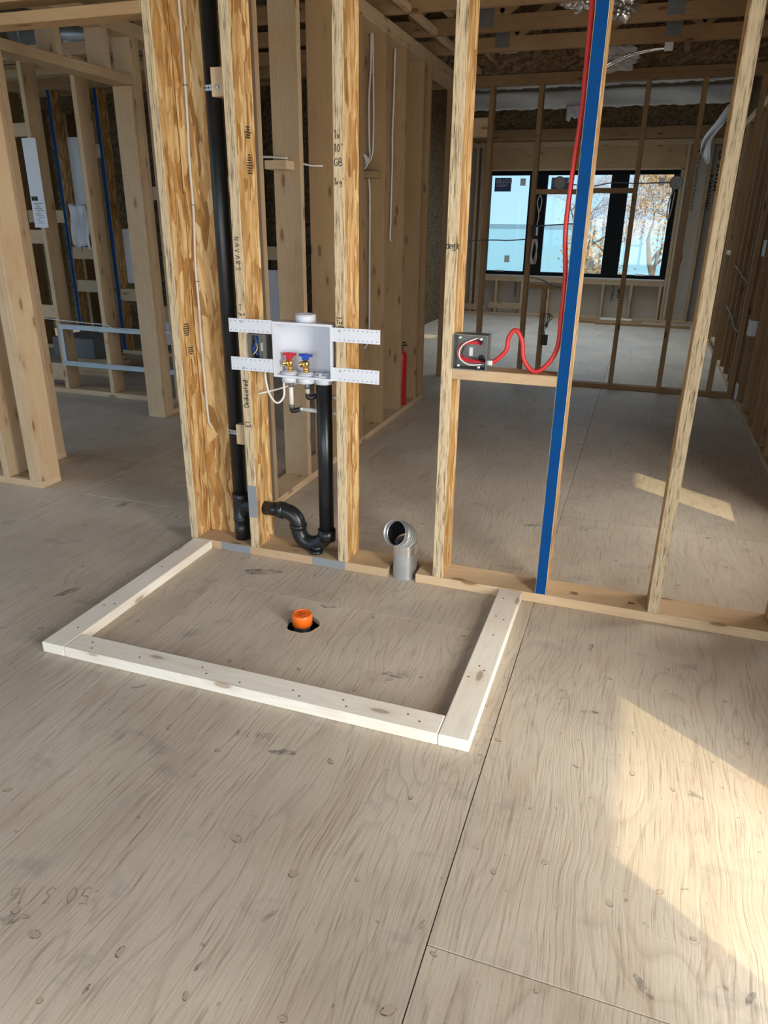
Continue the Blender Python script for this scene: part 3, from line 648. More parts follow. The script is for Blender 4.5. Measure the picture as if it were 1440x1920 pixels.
printed('printed_lettering', ww, 'ZIP SYSTEM', (2.20, WY1-0.001, 2.32), (0, 0, -1), (1, 0, 0), 0.075, bold=0.004)
printed('printed_lettering', ww, 'ZIP', (1.855, WY1-0.001, 0.98), (0, 0, -1), (1, 0, 0), 0.075, bold=0.006)
for x in (-0.48, 1.0):
    printed('printed_lettering', ww, 'em', (x+0.10, WY1-0.001, 0.46), (0, 0, -1), (1, 0, 0), 0.085, bold=0.004)
    printed('printed_lettering', ww, 'ATHING', (x, WY1-0.001, 0.50), (0, 0, -1), (1, 0, 0), 0.045, bold=0.001)
bm = bmesh.new(); tube_mesh(bm, [(0.075*math.cos(a*0.3), 0, 0.105*math.sin(a*0.3)) for a in range(22)], 0.006, 6)
link('drawn_circle', fin(bm, 'drawn_circle'), 'ink', ww, (1.93, WY1-0.004, 2.42))
# the window
win = empty('window_1', (0.37, 9.36, WZ0), 'three-part black framed window with stickers, the brightest thing in view', 'window', kind='structure')
FY0, FY1 = 9.345, 9.425
def wbox(name, a, b_, c, d, mat='blackframe', par=win, y0=FY0, y1=FY1): return boxes(name, par, ((a+b_)/2, y0, (c+d)/2), [(a, b_, y0, y1, c, d)], mat)
PANES = [(-0.935, -0.355), (-0.090, 0.817), (1.060, 1.655)]; PZ0, PZ1 = 0.662, 2.022
wbox('frame_bottom', WX0, WX1, WZ0, PZ0); wbox('frame_top', WX0, WX1, PZ1, WZ1); wbox('frame_side', WX0, PANES[0][0], PZ0, PZ1); wbox('frame_side', PANES[2][1], WX1, PZ0, PZ1)
wbox('mullion', PANES[0][1], PANES[1][0], PZ0, PZ1); wbox('mullion', PANES[1][1], PANES[2][0], PZ0, PZ1)
wbox('sill_flashing', WX0, WX1, WZ0-0.02, WZ0-0.001, 'galv')
for i, (a, b_) in enumerate(PANES):
    g = wbox('pane', a-0.005, b_+0.005, PZ0-0.005, PZ1+0.005, 'glass', win, 9.385, 9.391)
    if i < 2:
        s_ = wbox('sticker', a+0.05, a+0.30, 1.80, 1.99, 'sticker', win, 9.379, 9.383); s_['label'] = 'navy maker sticker read backwards through the glass'
        printed('sticker_lettering', s_, 'KOLBE', (a+0.065, 9.3785, 1.915), (1, 0, 0), (0, 0, 1), 0.062, 'white', True, 0.0)
        boxes('sticker_lines', s_, (a+0.1, 9.378, 1.85), [(a+0.08, a+0.26, 9.3775, 9.3785, 1.888, 1.894), (a+0.08, a+0.22, 9.3775, 9.3785, 1.872, 1.877)], 'paper')
for x, z in ((-0.46, 1.93), (-0.62, 0.84), (0.66, 0.80), (1.50, 1.93)):
    wbox('sticker', x-0.04, x+0.04, z-0.05, z+0.05, 'paper', win, 9.379, 9.383)
for x in (-0.7, 1.4): wbox('window_latch', x-0.09, x+0.05, 0.655, 0.675, 'galv', win, 9.325, 9.345)
# white poly sheet above the rim
def drape(name, parent, x0, x1, y, z0, z1, nx=40, nz=8, amp=0.012, ragged=0.0, seed=1, mat='poly'):
    rnd = random.Random(seed); vs, fs = [], []
    ph = [rnd.uniform(0, 6) for _ in range(6)]; rag = [0]*(nx+1)
    for i in range(nx+1): rag[i] = ragged*(math.sin(i*0.9+ph[3])*0.5+math.sin(i*2.3+ph[4])*0.5)
    for j in range(nz+1):
        for i in range(nx+1):
            u = i/nx; v = j/nz; z = z0+(z1-z0)*v+rag[i]*(1-v)
            vs.append((x0+(x1-x0)*u, y+amp*(math.sin(u*31+ph[0]+v*2)+math.sin(u*13+ph[1]+v*5)), z))
    for j in range(nz):
        for i in range(nx): a = j*(nx+1)+i; fs.append((a, a+1, a+nx+2, a+nx+1))
    o = quads(name, parent, ((x0+x1)/2, y, z0), vs, fs, mat, 0.002)
    for p in o.data.polygons: p.use_smooth = True
    return o
tag(drape('poly_sheet', None, -1.41, 2.25, 9.22, 2.865, 3.09, 60, 6, 0.012, 0.012, 3), 'wide white plastic vapour sheet hanging above the far window', 'plastic sheet')
tag(drape('poly_strip', None, -1.41, 2.25, 9.12, 3.115, 3.22, 60, 4, 0.012, 0.012, 5), 'narrow white plastic strip just under the far ceiling', 'plastic sheet')
tag(drape('poly_scrap', None, 0.10, 0.42, 9.18, 2.72, 2.90, 12, 6, 0.012, 0.05, 8), 'torn scrap of white plastic dangling below the vapour sheet', 'plastic sheet')
# ------------------------------------------------------------------ ceilings
ce = empty('ceiling', (0, 1, 2.46), 'open timber floor trusses and subfloor overhead', 'ceiling', kind='structure')
TY = [3.325-0.572*k for k in range(13)]
for y in TY:
    tr = empty('floor_truss', (0.9, y, 2.464), parent=ce)
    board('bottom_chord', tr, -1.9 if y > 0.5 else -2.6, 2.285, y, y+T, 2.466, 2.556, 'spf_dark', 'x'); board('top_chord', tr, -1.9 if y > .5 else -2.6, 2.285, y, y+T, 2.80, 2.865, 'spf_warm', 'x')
    if y > 1.4:
        x = -0.2; k = 0
        while x < 2.2:
            a = Vector((x, y+0.019, 2.556)); b_ = Vector((x+0.3, y+0.019, 2.80))
            if k % 2: a.z, b_.z = b_.z, a.z
            d = (b_-a); me = chamfer_mesh(d.length, 0.036, 0.06, 0.001)
            o = link('web', me, 'spf_dark', tr, (a+b_)/2); o.rotation_euler = (0, -math.atan2(d.z, d.x), 0); x += 0.3; k += 1
        for x in (0.30, 1.42): boxes('nail_plate', tr, (x, y, 2.52), [(x-0.05, x+0.05, y-0.002, y, 2.49, 2.63)], 'steel')
for k in range(4):
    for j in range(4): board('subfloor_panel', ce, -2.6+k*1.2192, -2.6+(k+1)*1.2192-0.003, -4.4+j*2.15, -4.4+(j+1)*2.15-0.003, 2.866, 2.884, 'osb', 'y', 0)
# far room lid and a strongback running along the passage
boxes('roof_deck', ce, (0, 6.7, 3.3), [(-4.2, 2.45, 4.18, 9.46, 3.30, 3.33)], 'osb')
board('strongback', ce, 0.05, 0.088, 1.6, 4.13, 2.56, 2.65, 'spf', 'y'); board('strongback', ce, -0.05, -0.012, 1.2, 4.13, 2.47, 2.505, 'spf', 'y')
for x in (0.80, 1.5, 1.85): board('web', ce, x, x+0.04, 3.62, 3.66, 2.466, 2.80, 'spf_dark', 'z')
boxes('bracket', ce, (0.3, 3.36, 2.47), [(0.28, 0.40, 3.363, 3.367, 2.462, 2.468)], 'foil')

# ------------------------------------------------------------------ left rooms: hall wall, closet wall, back wall
wh = empty('wall_hall', (-1.8, 1.3, 0), 'stud wall with the narrow doorway left of the laundry corner', 'wall', kind='structure')
HX0, HX1 = -1.866, -1.727
board('bottom_plate', wh, HX0, HX1, 0.478, 0.838, 0, T, 'spf', 'y')
for y in (0.80, 0.762, 0.724): board('stud', wh, HX0, HX1, y-0.002, y+T-0.004, T, TOP if y < .78 else 2.12, 'spf', 'z')
board('stud', wh, HX0, HX1, 0.48, 0.518, T, TOP, 'spf', 'z')
board('bottom_plate', wh, HX0, HX1, 1.846, 2.238, 0, T, 'spf', 'y')
for y in (1.848, 1.887, 1.926): board('stud', wh, HX0, HX1, y, y+T-0.001, T, 2.12 if y < 1.86 else TOP, 'spf', 'z')
board('stud', wh, HX0, HX1, 2.20, 2.238, T, TOP, 'spf', 'z')
board('header', wh, HX0, HX1, 0.80, 1.885, 2.122, 2.176, 'spf', 'y')
for y in (1.235, 1.64): board('cripple_stud', wh, HX0, HX1, y, y+T, 2.176, TOP, 'spf', 'z')
for k in range(2): board('top_plate', wh, HX0, HX1, 0.335, 2.38, TOP+k*T, TOP+(k+1)*T, 'spf', 'y')
wc = empty('wall_closet', (-1.9, 0.4, 0), 'pale stud wall end at the left edge of view', 'wall', kind='structure')
CY0, CY1 = 0.335, 0.475
board('bottom_plate', wc, -3.2, -1.443, CY0, CY1, 0, T, 'spf')
for x in (-1.481, -1.520, -1.70, -2.10, -2.5): board('stud', wc, x, x+T, CY0, CY1, T, TOP, 'spf', 'z')
for k in range(2): board('top_plate', wc, -3.2, -1.443, CY0, CY1, TOP+k*T, TOP+(k+1)*T, 'spf')
write('marker_note', wc, '2', (-1.690, CY0-0.0005, 1.50), FR, UP, 0.03); write('marker_note', wc, '36-7', (-1.697, CY0-0.0005, 1.44), FR, UP, 0.02); write('marker_note', wc, '34x78', (-1.697, CY0-0.0005, 1.37), FR, UP, 0.016)
wb = empty('wall_back', (-2.8, 2.3, 0), 'stud wall seen through the doorway with steel channels', 'wall', kind='structure')
BY0, BY1 = 2.24, 2.38
board('bottom_plate', wb, -4.2, -1.73, BY0, BY1, 0, T, 'spf')
for x in (-2.962, -2.512, -3.37, -3.78, -2.06): board('stud', wb, x, x+T, BY0, BY1, T, TOP, 'spf', 'z')
for k in range(2): board('top_plate', wb, -4.2, -1.73, BY0, BY1, TOP+k*T, TOP+(k+1)*T, 'spf')
board('blocking', wb, -3.33, -2.965, BY0+0.01, BY0+0.05, 0.60, 0.70, 'spf', 'x'); board('blocking', wb, -3.33, -2.965, BY0+0.01, BY0+0.05, 0.10, 0.24, 'spf', 'x')
board('blocking', wb, -3.33, -2.965, BY0+0.01, BY0+0.05, 1.90, 1.99, 'spf', 'x'); board('blocking', wb, -3.33, -2.965, BY0+0.01, BY0+0.05, 1.16, 1.26, 'spf', 'x')
board('blocking', wb, -2.02, -1.87, BY0+0.01, BY0+0.10, 0.62, 0.74, 'spf', 'x')
# room beyond: another wall with blue-edged studs
wf = empty('wall_far_left', (-3.5, 4.0, 0), 'dim far stud wall with two blue-edged studs', 'wall', kind='structure')
board('bottom_plate', wf, -6.2, -1.45, 4.0, 4.14, 0, T, 'spf')
for k, x in enumerate((-5.6, -5.2, -4.8, -4.29, -3.99, -3.74, -3.45, -3.05, -2.65, -2.25, -1.85, -1.5)):
    fr = 'blue' if k in (3, 5) else None
    o = board('stud', wf, x, x+T, 4.0, 4.14, T, 2.5, 'lsl' if fr else 'spf_dark', 'z', front=fr)
    if fr: o['label'] = 'stud with its front edge painted blue'
for x0, x1, z in ((-4.25, -3.99, 0.95), (-4.25, -3.99, 0.62), (-3.70, -3.45, 0.55), (-3.41, -3.05, 1.52), (-3.95, -3.74, 1.9), (-4.76, -4.29, 1.3), (-3.01, -2.65, 1.0), (-2.6, -2.25, 1.6), (-2.2, -1.85, 1.0)):
    board('blocking', wf, x0, x1, 4.01, 4.10, z, z+0.12, 'spf', 'x')
board('header', wf, -6.2, -1.45, 4.0, 4.14, 2.5, 2.62, 'spf_warm', 'x')
for x0, x1, z0, z1 in ((-3.70, -3.46, 0.72, 1.25), (-3.40, -3.06, 0.1, 0.5), (-4.24, -4.0, 1.2, 2.1), (-3.0, -2.66, 1.3, 2.3), (-2.2, -1.88, 0.2, 0.9)):
    board('white_panel', wf, x0, x1, 4.142, 4.155, z0, z1, 'paper', 'z', 0)  # plain white panels in the gaps behind the studs
for k in range(3, 6): board('ceiling_joist', wf, -6.2, -1.9, 2.2+k*0.4, 2.238+k*0.4, 2.48, 2.6, 'spf_warm', 'x')
boxes('lid_panel', wf, (-4, 2.3, 2.87), [(-6.4, -2.61, 0.3, 4.3, 2.87, 2.885)], 'osb')
board('ceiling_rail', wf, -6.2, -1.75, 2.6, 2.69, 2.35, 2.40, 'spf', 'x')

we = empty('wall_left_exterior', (-6.4, 2, 0), 'dark sheathed exterior wall far behind the left rooms', 'wall', kind='structure')
for k in range(4): board('sheathing_panel', we, -6.45, -6.42, 0.3+k*1.25, 0.3+(k+1)*1.25-.003, 0, 2.87, 'osb', 'z', 0)
for k in range(4): board('sheathing_panel', we, -6.42+k*1.25, -6.42+(k+1)*1.25-.003, 5.25, 5.28, 0, 2.87, 'osb', 'z', 0)
for k in range(12): board('stud', we, -6.3+k*S16, -6.3+k*S16+T, 5.11, 5.25, 0, 2.46, 'spf_dark', 'z')
boxes('lid_panel', we, (-4, 4.7, 2.87), [(-6.4, -1.42, 4.3, 5.28, 2.87, 2.885)], 'osb')
for k in range(3): board('sheathing_panel', we, -1.45, -1.42, 4.23+k*1.7, 4.23+(k+1)*1.7-.003, 0, 3.3, 'osb', 'y', 0)
# ------------------------------------------------------------------ drain pan curb
cu = empty('drain_pan_curb', (0.445, -0.46, 0), 'three pale flat timbers framing the washer space on the floor', 'curb')
XL, XR, YF, W4 = -0.282, 1.172, -0.916, 0.0889
o = board('curb_board', cu, XL, XL+W4, YF, -0.002, 0, T, 'curb', 'y', 0.003)
o = board('curb_board', cu, XR-W4, XR, YF, -0.002, 0, T, 'curb', 'y', 0.003)
o = board('curb_board', cu, XL+W4+0.001, XR-W4-0.001, YF, YF+W4, 0, T, 'curb', 'x', 0.003)
nl = bpy.data.meshes.new('nail_head')
bm = bmesh.new(); bmesh.ops.create_cone(bm, cap_ends=True, segments=8, radius1=0.0035, radius2=0.003, depth=0.001); bm.to_mesh(nl); bm.free(); nl.materials.append(M['knotring'])
cpos = [(XL+.04, -.3), (XL+.06, -.62), (XL+.03, -.64), (XL+.05, -.8), (XR-.06, -.22), (XR-.03, -.235), (XR-.05, -.55), (XR-.03, -.57), (XR-.045, -.35), (XR-.07, -.62), (XR-.06, -.08), (-.12, -.86), (-.10, -.89), (0.08, -.88), (0.3, -.86), (0.33, -.885), (0.62, -.87), (0.65, -.89), (0.78, -.862), (0.80, -.888), (0.98, -.86), (1.02, -.88), (.45, -.89)]
for x, y in cpos:
    o = bpy.data.objects.new('nail_head', nl); COL.objects.link(o); o.parent = cu; o.location = Vector((x, y, T+0.0003))-wl(cu)

# ------------------------------------------------------------------ black drain: stack, tee, trap, standpipe
dr = empty('drain_pipe', (-0.078, 0.07, T), 'black plastic drain stack with P-trap and standpipe under the white outlet box', 'drain pipe')
SX, SY, PR = -0.0785, 0.070, 0.0302
tube('stack_pipe', dr, [(SX, SY, 0.236), (SX, SY, 2.44)], PR, 'black', 24)
lathe('tee_fitting', dr, (SX, SY, 0.125), [(0.033, 0), (0.0365, .002), (0.0365, .012), (.0345, .014), (.0345, .100), (.0365, .104), (.0365, .125), (.033, .127)], 'black', 28)
tube('stack_stub', dr, [(SX, SY, T+0.001), (SX, SY, 0.126)], PR+0.0025, 'black', 24)
tube('tee_branch', dr, spline([(SX+0.004, SY, 0.150), (SX+0.014, SY, 0.183), (SX+0.034, SY, 0.198), (-0.002, SY-0.003, 0.2005)], 6), 0.0325, 'black', 20)
tube('trap_arm', dr, [(0.0408, SY-.005, 0.2005), (0.125, SY-0.008, 0.203)], PR, 'black', 24)
TZ = 0.062
arc = spline([(0.105, .062, .203), (0.135, .062, .203), (0.170, .062, .193), (0.193, .062, .168), (0.1985, .062, .140)], 6)
tube('trap_elbow', dr, arc, 0.0332, 'black', 24)
tube('trap_collar', dr, [(0.108, .062, .203), (0.135, .062, .2025)], 0.0365, 'black', 24)
ub = spline([(0.1985, .062, .150), (0.2005, .062, .120), (0.215, .062, .088), (0.243, .062, .071), (0.275, .062, .072), (0.306, .062, .088), (0.3275, .062, .118), (0.331, .062, .146)], 6)
tube('p_trap', dr, ub, 0.0332, 'black', 24)
tube('trap_collar', dr, [(0.1985, .062, .132), (0.1987, .062, .152)], 0.0372, 'black', 24)
tube('trap_collar', dr, [(0.331, .062, .098), (0.331, .062, .146)], 0.0372, 'black', 24)
lathe('cleanout_plug', dr, (0.290, 0.040, T+0.0015), [(0.028, 0), (0.031, .002), (.031, .012), (.028, .014)], 'black', 8)
lathe('cleanout_boss', dr, (0.290, 0.048, T+0.012), [(0.024, 0), (.024, .02)], 'black', 16)
tube('standpipe', dr, [(0.331, .062, .140), (0.331, .060, .772)], PR+0.0006, 'black', 28)
# perforated pipe straps
for z, x0, x1, n in ((1.778, -0.105, -0.030, 'upper'), (0.532, -0.108, -0.035, 'lower')):
    st_ = empty('pipe_strap', (SX, SY-.03, z), 'perforated steel strap high on the black stack' if n == 'upper' else 'perforated steel strap on the lower black stack', 'strap', 'pipe straps')
    bm = bmesh.new(); k = 18; pr = PR+0.0012; vs = []
    path = [(SX+pr*math.cos(a), SY+pr*math.sin(a)) for a in [math.pi+ (math.pi/2)*i/k*1.05 for i in range(k+1)]]+[(x1, 0.026)]
    for (px, py) in path: vs.append((bm.verts.new((px-SX, py-SY+.03, -0.009)), bm.verts.new((px-SX, py-SY+.03, 0.009))))
    for a, b_ in zip(vs, vs[1:]): bm.faces.new((a[0], b_[0], b_[1], a[1]))
    o = link('strap_band', fin(bm, 'strap_band'), 'galv', st_, (SX, SY-.03, z)); md = o.modifiers.new('t', 'SOLIDIFY'); md.thickness = 0.0012
    for k in range(4): lathe('strap_hole', st_, (-0.092+k*0.013, SY-.0310-0.001*k, z), [(0.003, 0), (0.003, .001)], 'blackm', 8, (0, -1, 0))
    lathe('screw', st_, (x1-0.008, 0.0255 if n == 'upper' else .018, z), [(0.006, 0), (0.006, .002), (.003, .004)], 'galv', 8, (0, -1, 0))

# ------------------------------------------------------------------ white washer outlet box
ob = empty('washer_outlet_box', (0.275, 0, 0.79), 'white washing machine outlet box with red and blue valve handles', 'outlet box')
BX0, BX1, BZ0, BZ1, BD = 0.153, 0.393, 0.792, 0.994, 0.088
t_ = 0.004
boxes('box_shell', ob, (0.27, 0, 0.9), [(BX0, BX0+t_, -0.004, BD, BZ0, BZ1), (BX1-t_, BX1, -0.004, BD, BZ0, BZ1), (BX0+t_, BX1-t_, -0.004, BD, BZ0, BZ0+t_), (BX0+t_, BX1-t_, -0.004, BD, BZ1-t_, BZ1), (BX0+t_, BX1-t_, BD-t_, BD, BZ0+t_, BZ1-t_)], 'white')
boxes('box_rim', ob, (0.27, 0, 0.9), [(BX0-.003, BX1+.003, -0.007, -0.0045, BZ0-.003, BZ0+.005), (BX0-.003, BX1+.003, -0.007, -0.0045, BZ1-.005, BZ1+.003), (BX0-.003, BX0+.005, -0.007, -0.0045, BZ0+.005, BZ1-.005), (BX1-.005, BX1+.003, -0.007, -0.0045, BZ0+.005, BZ1-.005)], 'white')
for x0, x1, z0 in ((-0.035, BX0-.003, 0.949), (-0.035, BX0-.003, 0.803), (BX1+.003, 0.583, 0.937), (BX1+.003, 0.581, 0.791)):
    fl_ = boxes('mounting_strap', ob, ((x0+x1)/2, -0.003, z0+0.025), [(x0, x1, -0.0045, -0.0015, z0, z0+0.051)], 'white')
    hl = []
    n = 9; xs = [x0+0.010+(x1-x0-0.03)*k/(n-1) if x0 < 0 else x0+0.030+(x1-x0-0.042)*k/(n-1) for k in range(n)]
    bm = bmesh.new()
    for x in xs:
        for z in (z0+0.008, z0+0.043):
            r_ = bmesh.ops.create_circle(bm, cap_ends=True, segments=8, radius=0.0019, matrix=Matrix.Translation((x-(x0+x1)/2, -0.0019, z-z0-0.025)) @ Matrix.Rotation(math.pi/2, 4, 'X'))
    link('nail_holes', fin(bm, 'nail_holes'), 'blackm', fl_, ((x0+x1)/2, -0.003, z0+0.025))['kind'] = 'stuff'
    sx = 0.022 if x0 < 0 else 0.428
    lathe('screw', fl_, (sx, -0.0046, z0+(0.040 if x0 < 0 and z0 > .9 or x0 > 0 else 0.010)), [(0.005, 0), (0.0048, .0015), (.0022, .002)], 'galv', 10, (0, -1, 0))
lathe('vent_collar', ob, (0.268, 0.045, BZ1), [(0.0385, 0), (0.0385, .030), (0.034, .031), (.033, .012), (.001, .012)], 'white', 28)
for nm, x, hm in (('hot', 0.200, 'red'), ('cold', 0.268, 'bluep')):
    v = lathe('valve_body', ob, (x, 0.036, BZ0+t_), [(0.031, 0), (.031, .004), (.024, .007), (.024, .010), (.013, .012), (.011, .018), (.0135, .020), (.0135, .026), (.011, .030), (.014, .036), (.0155, .044), (.014, .052), (.009, .056), (.008, .066)], 'brass', 20)
    lathe('valve_flange', v, (x, 0.036, BZ0+t_), [(0.0335, 0.0002), (.0335, .005), (.025, .0085), (.0245, .0115), (.012, .012)], 'white', 24)
    lathe('hose_outlet', v, (x-0.004, 0.030, BZ0+t_+0.044), [(0.010, 0), (.0125, .004), (.0125, .018), (.0085, .0185), (.008, .006), (.001, .006)], 'brass', 16, (-0.35, -1, -0.05))
    boxes('handle', v, (x, 0.036, 0.87), [(x-0.028, x+0.027, 0.029, 0.043, 0.866, 0.877), (x-0.014, x+0.010, 0.026, 0.046, 0.853, 0.878)], hm, 0.003)
    lathe('supply_stub', ob, (x, 0.036, BZ0), [(0.0335, 0), (.0335, -.026), (.001, -.0265)], 'white', 24)
lathe('drain_cap', ob, (0.335, 0.040, BZ0+t_), [(0.036, 0), (.036, .004), (.031, .006), (.029, .004), (.001, .004)], 'white', 24)
boxes('cap_ribs', ob, (0.335, 0.04, 0.80), [(0.333, 0.337, 0.012, 0.068, BZ0+.008, BZ0+.019), (0.307, 0.363, 0.038, 0.042, BZ0+.008, BZ0+.015)], 'white')
lathe('drain_stub', ob, (0.334, 0.058, BZ0), [(0.036, 0), (.036, -.028), (.0315, -.0285)], 'white', 28)
# water supply pipes
hp = empty('water_pipe', (0.2, 0.036, 0.65), 'translucent white hot water pipe dropping from the red valve to a black elbow', 'pipe', 'water pipes')
tube('riser', hp, [(0.199, 0.040, 0.766), (0.196, 0.046, 0.660)], 0.0088, 'cable', 14); tube('crimp_ring', hp, [(0.199, 0.040, 0.760), (0.1985, 0.041, 0.744)], 0.0105, 'steel', 14)
tube('crimp_ring', hp, [(0.1962, 0.046, 0.672), (0.196, 0.046, 0.658)], 0.0105, 'steel', 14)
tube('elbow', hp, spline([(0.196, .046, .664), (.196, .047, .650), (.202, .052, .645), (.228, .066, .652)], 4), 0.0095, 'blackm', 12)
tube('branch', hp, [(0.226, .066, .652), (0.40, 0.090, 0.640)], 0.0088, 'cable', 14); tube('crimp_ring', hp, [(0.222, .065, .652), (0.236, .067, .651)], 0.0108, 'galv', 12)
cp = empty('water_pipe', (0.268, 0.036, 0.70), 'short cold water pipe under the blue valve turning behind the standpipe', 'pipe', 'water pipes')
tube('riser', cp, [(0.268, 0.040, 0.766), (0.267, 0.048, 0.716)], 0.0088, 'cable_grey', 14); tube('crimp_ring', cp, [(0.268, 0.040, 0.762), (0.2675, 0.044, 0.742)], 0.0105, 'steel', 14)
tube('elbow', cp, spline([(0.267, .048, .722), (.267, .049, .709), (.275, .054, .703), (.300, .070, .712)], 4), 0.0100, 'blackm', 12)
tube('branch', cp, [(0.298, .070, .712), (0.40, 0.105, 0.700)], 0.0088, 'cable', 14)

# ------------------------------------------------------------------ electrical
eb = empty('device_box', (0.085, 0.0, 0.85), 'dark plastic electrical box beside the white outlet box straps', 'electrical box')
ex0, ex1, ez0, ez1 = ST+0.0006, ST+0.070, 0.846, 0.944
boxes('box_shell', eb, ((ex0+ex1)/2, 0.03, 0.9), [(ex0, ex0+.003, -0.004, .065, ez0, ez1), (ex1-.003, ex1, -0.004, .065, ez0, ez1), (ex0+.003, ex1-.003, -.004, .065, ez0, ez0+.003), (ex0+.003, ex1-.003, -.004, .065, ez1-.003, ez1), (ex0+.003, ex1-.003, .062, .065, ez0+.003, ez1-.003)], 'clearbox')
boxes('box_divider', eb, (0.08, 0.0, 0.9), [(0.084, 0.106, 0.010, 0.014, ez0+.004, ez1-.004)], 'clearbox'); boxes('rating_label', eb, (0.09, 0, 0.9), [(0.092, 0.100, 0.0085, 0.0098, 0.88, 0.912)], 'paper')
tube('blue_wire', eb, spline([(0.06, .03, .94), (.07, .012, .915), (.062, .012, .88), (.075, .02, .86)], 5), 0.003, 'bluep', 8)
tube('grey_wire', eb, spline([(0.055, .03, .93), (.075, .010, .89), (.056, .012, .865)], 5), 0.002, 'cable_grey', 8)
tag(tube('power_cable', None, [(0.095, 0.03, 0.80), (0.10, 0.020, 0.77), (0.115, 0.012, 0.72), (0.140, 0.012, 0.685), (0.160, 0.018, 0.685), (0.172, 0.03, 0.71), (0.168, 0.04, 0.75), (0.160, 0.05, 0.79), (0.155, 0.055, 0.83)], 0.0042, 'cable', 10, 6), 'white cable looping below the white outlet box', 'cable')
tag(tube('power_cable', None, [(0.0425, 0.05, 0.70), (0.11, 0.10, 0.715), (0.17, 0.14, 0.735), (0.22, 0.145, 0.745)], 0.004, 'cable', 10, 4), 'straight white cable running behind the hot water pipe', 'cable')
# grey cable stapled to the strand face of the corner
gc = empty('stapled_cable', (-0.22, 0.10, 0.5), 'grey cable stapled down the orange strand face of the corner', 'cable')
gp = [(-0.215, 0.101, 2.44), (-0.212, 0.101, 2.1), (-0.21, 0.101, 1.95), (-0.212, 0.101, 1.83), (-0.214, 0.101, 1.70), (-0.220, 0.101, 1.55), (-0.220, 0.101, 1.37), (-0.231, 0.101, 1.18), (-0.230, 0.101, 1.03), (-0.232, 0.101, 0.88), (-0.231, 0.101, 0.7), (-0.228, 0.101, 0.56), (-0.222, 0.10, 0.535)]
tube('cable', gc, gp, 0.0048, 'cable_grey', 10, 5)
tube('cable_end', gc, [(-0.2225, .10, .537), (-0.214, .098, .522)], 0.0022, 'cable', 8)
for z, x in ((1.80, -0.212), (1.40, -0.220), (1.12, -0.231)): boxes('staple', gc, (x, .1, z), [(x-.009, x+.009, .0945, .105, z-.001, z+.001)], 'wire_dark')
# dryer box and red cable
db = empty('dryer_box', (0.913, 0.0, 0.872), 'square grey metal electrical box on the timber block with red wires', 'electrical box')
dx0, dx1, dz0, dz1, dd = 2*S16+ST+0.0006, 2*S16+ST+0.1215, 0.8705, 0.9915, 0.055
boxes('box_shell', db, (0.91, 0, 0.93), [(dx0, dx0+.0025, -.005, dd, dz0, dz1), (dx1-.0025, dx1, -.005, dd, dz0, dz1), (dx0+.0025, dx1-.0025, -.005, dd, dz0, dz0+.0025), (dx0+.0025, dx1-.0025, -.005, dd, dz1-.0025, dz1), (dx0+.0025, dx1-.0025, dd-.0025, dd, dz0+.0025, dz1-.0025)], 'steel')
for x, z in ((dx0+.022, dz1-.012), (dx1-.025, dz1-.014), (dx0+.02, dz0+.012), (dx1-.028, dz0+.010)):
    lathe('box_tab', db, (x, 0.004, z), [(0.0055, 0), (.0055, .002), (.003, .003)], 'galv', 10, (0, -1, 0))
lathe('knockout', db, (dx1-.030, dd-.003, dz0+.035), [(0.011, 0), (.011, .002), (.006, .003)], 'blackm', 14, (0, -1, 0))
boxes('rating_label', db, (dx0+.05, dd, .93), [(dx0+.047, dx0+.060, dd-.0036, dd-.0026, .910, .940)], 'paper')
q = [(dx1-.01, .02, dz0+.027), (dx0+.06, .010, dz0+.025), (dx0+.022, .006, dz0+.040), (dx0+.014, .008, dz0+.062), (dx0+.03, .012, dz0+.082), (dx0+.06, .022, dz0+.088), (dx0+.09, .035, dz0+.084)]
for k in range(3): tube('red_wire', db, [(a+.001*k, b_+.004*k, c+.0035*k*(1 if i else .5)) for i, (a, b_, c) in enumerate(q)], 0.0024, 'red', 8, 5)
tube('white_wire', db, [(dx1-.01, .018, dz0+.020), (dx0+.06, .008, dz0+.016), (dx0+.026, .005, dz0+.035), (dx0+.022, .006, dz0+.065), (dx0+.04, .01, dz0+.09), (dx0+.085, .02, dz1-.012)], 0.0024, 'cable', 8, 5)
tube('black_wire', db, [(dx1-.01, .022, dz0+.030), (dx0+.05, .016, dz0+.030), (dx0+.03, .014, dz0+.05), (dx0+.034, .018, dz0+.075)], 0.0024, 'blackm', 8, 5)
boxes('cable_clamp', db, (dx1, .02, .9), [(dx1-.006, dx1+.017, .016, .040, .886, .906)], 'galv', 0.003)
tag(tube('red_cable', None, [(dx1+.012, .028, .896), (1.005, .028, .908), (1.036, .028, .943), (1.041, .028, .986), (1.063, .028, 1.012), (1.087, .028, .978), (1.097, .028, .918), (1.126, .028, .8805), (1.156, .030, .8805), (1.190, .032, .918), (1.2085, .03, .97), (1.2095, .03, 1.06), (1.2095, .03, 1.19), (1.196, .03, 1.33), (1.199, .03, 1.48), (1.2085, .03, 1.66), (1.2085, .03, 1.82), (1.207, .03, 2.0), (1.205, .04, 2.38)], 0.0078, 'redcable', 14, 6), 'thick red cable from the grey box up the blue stud', 'cable')
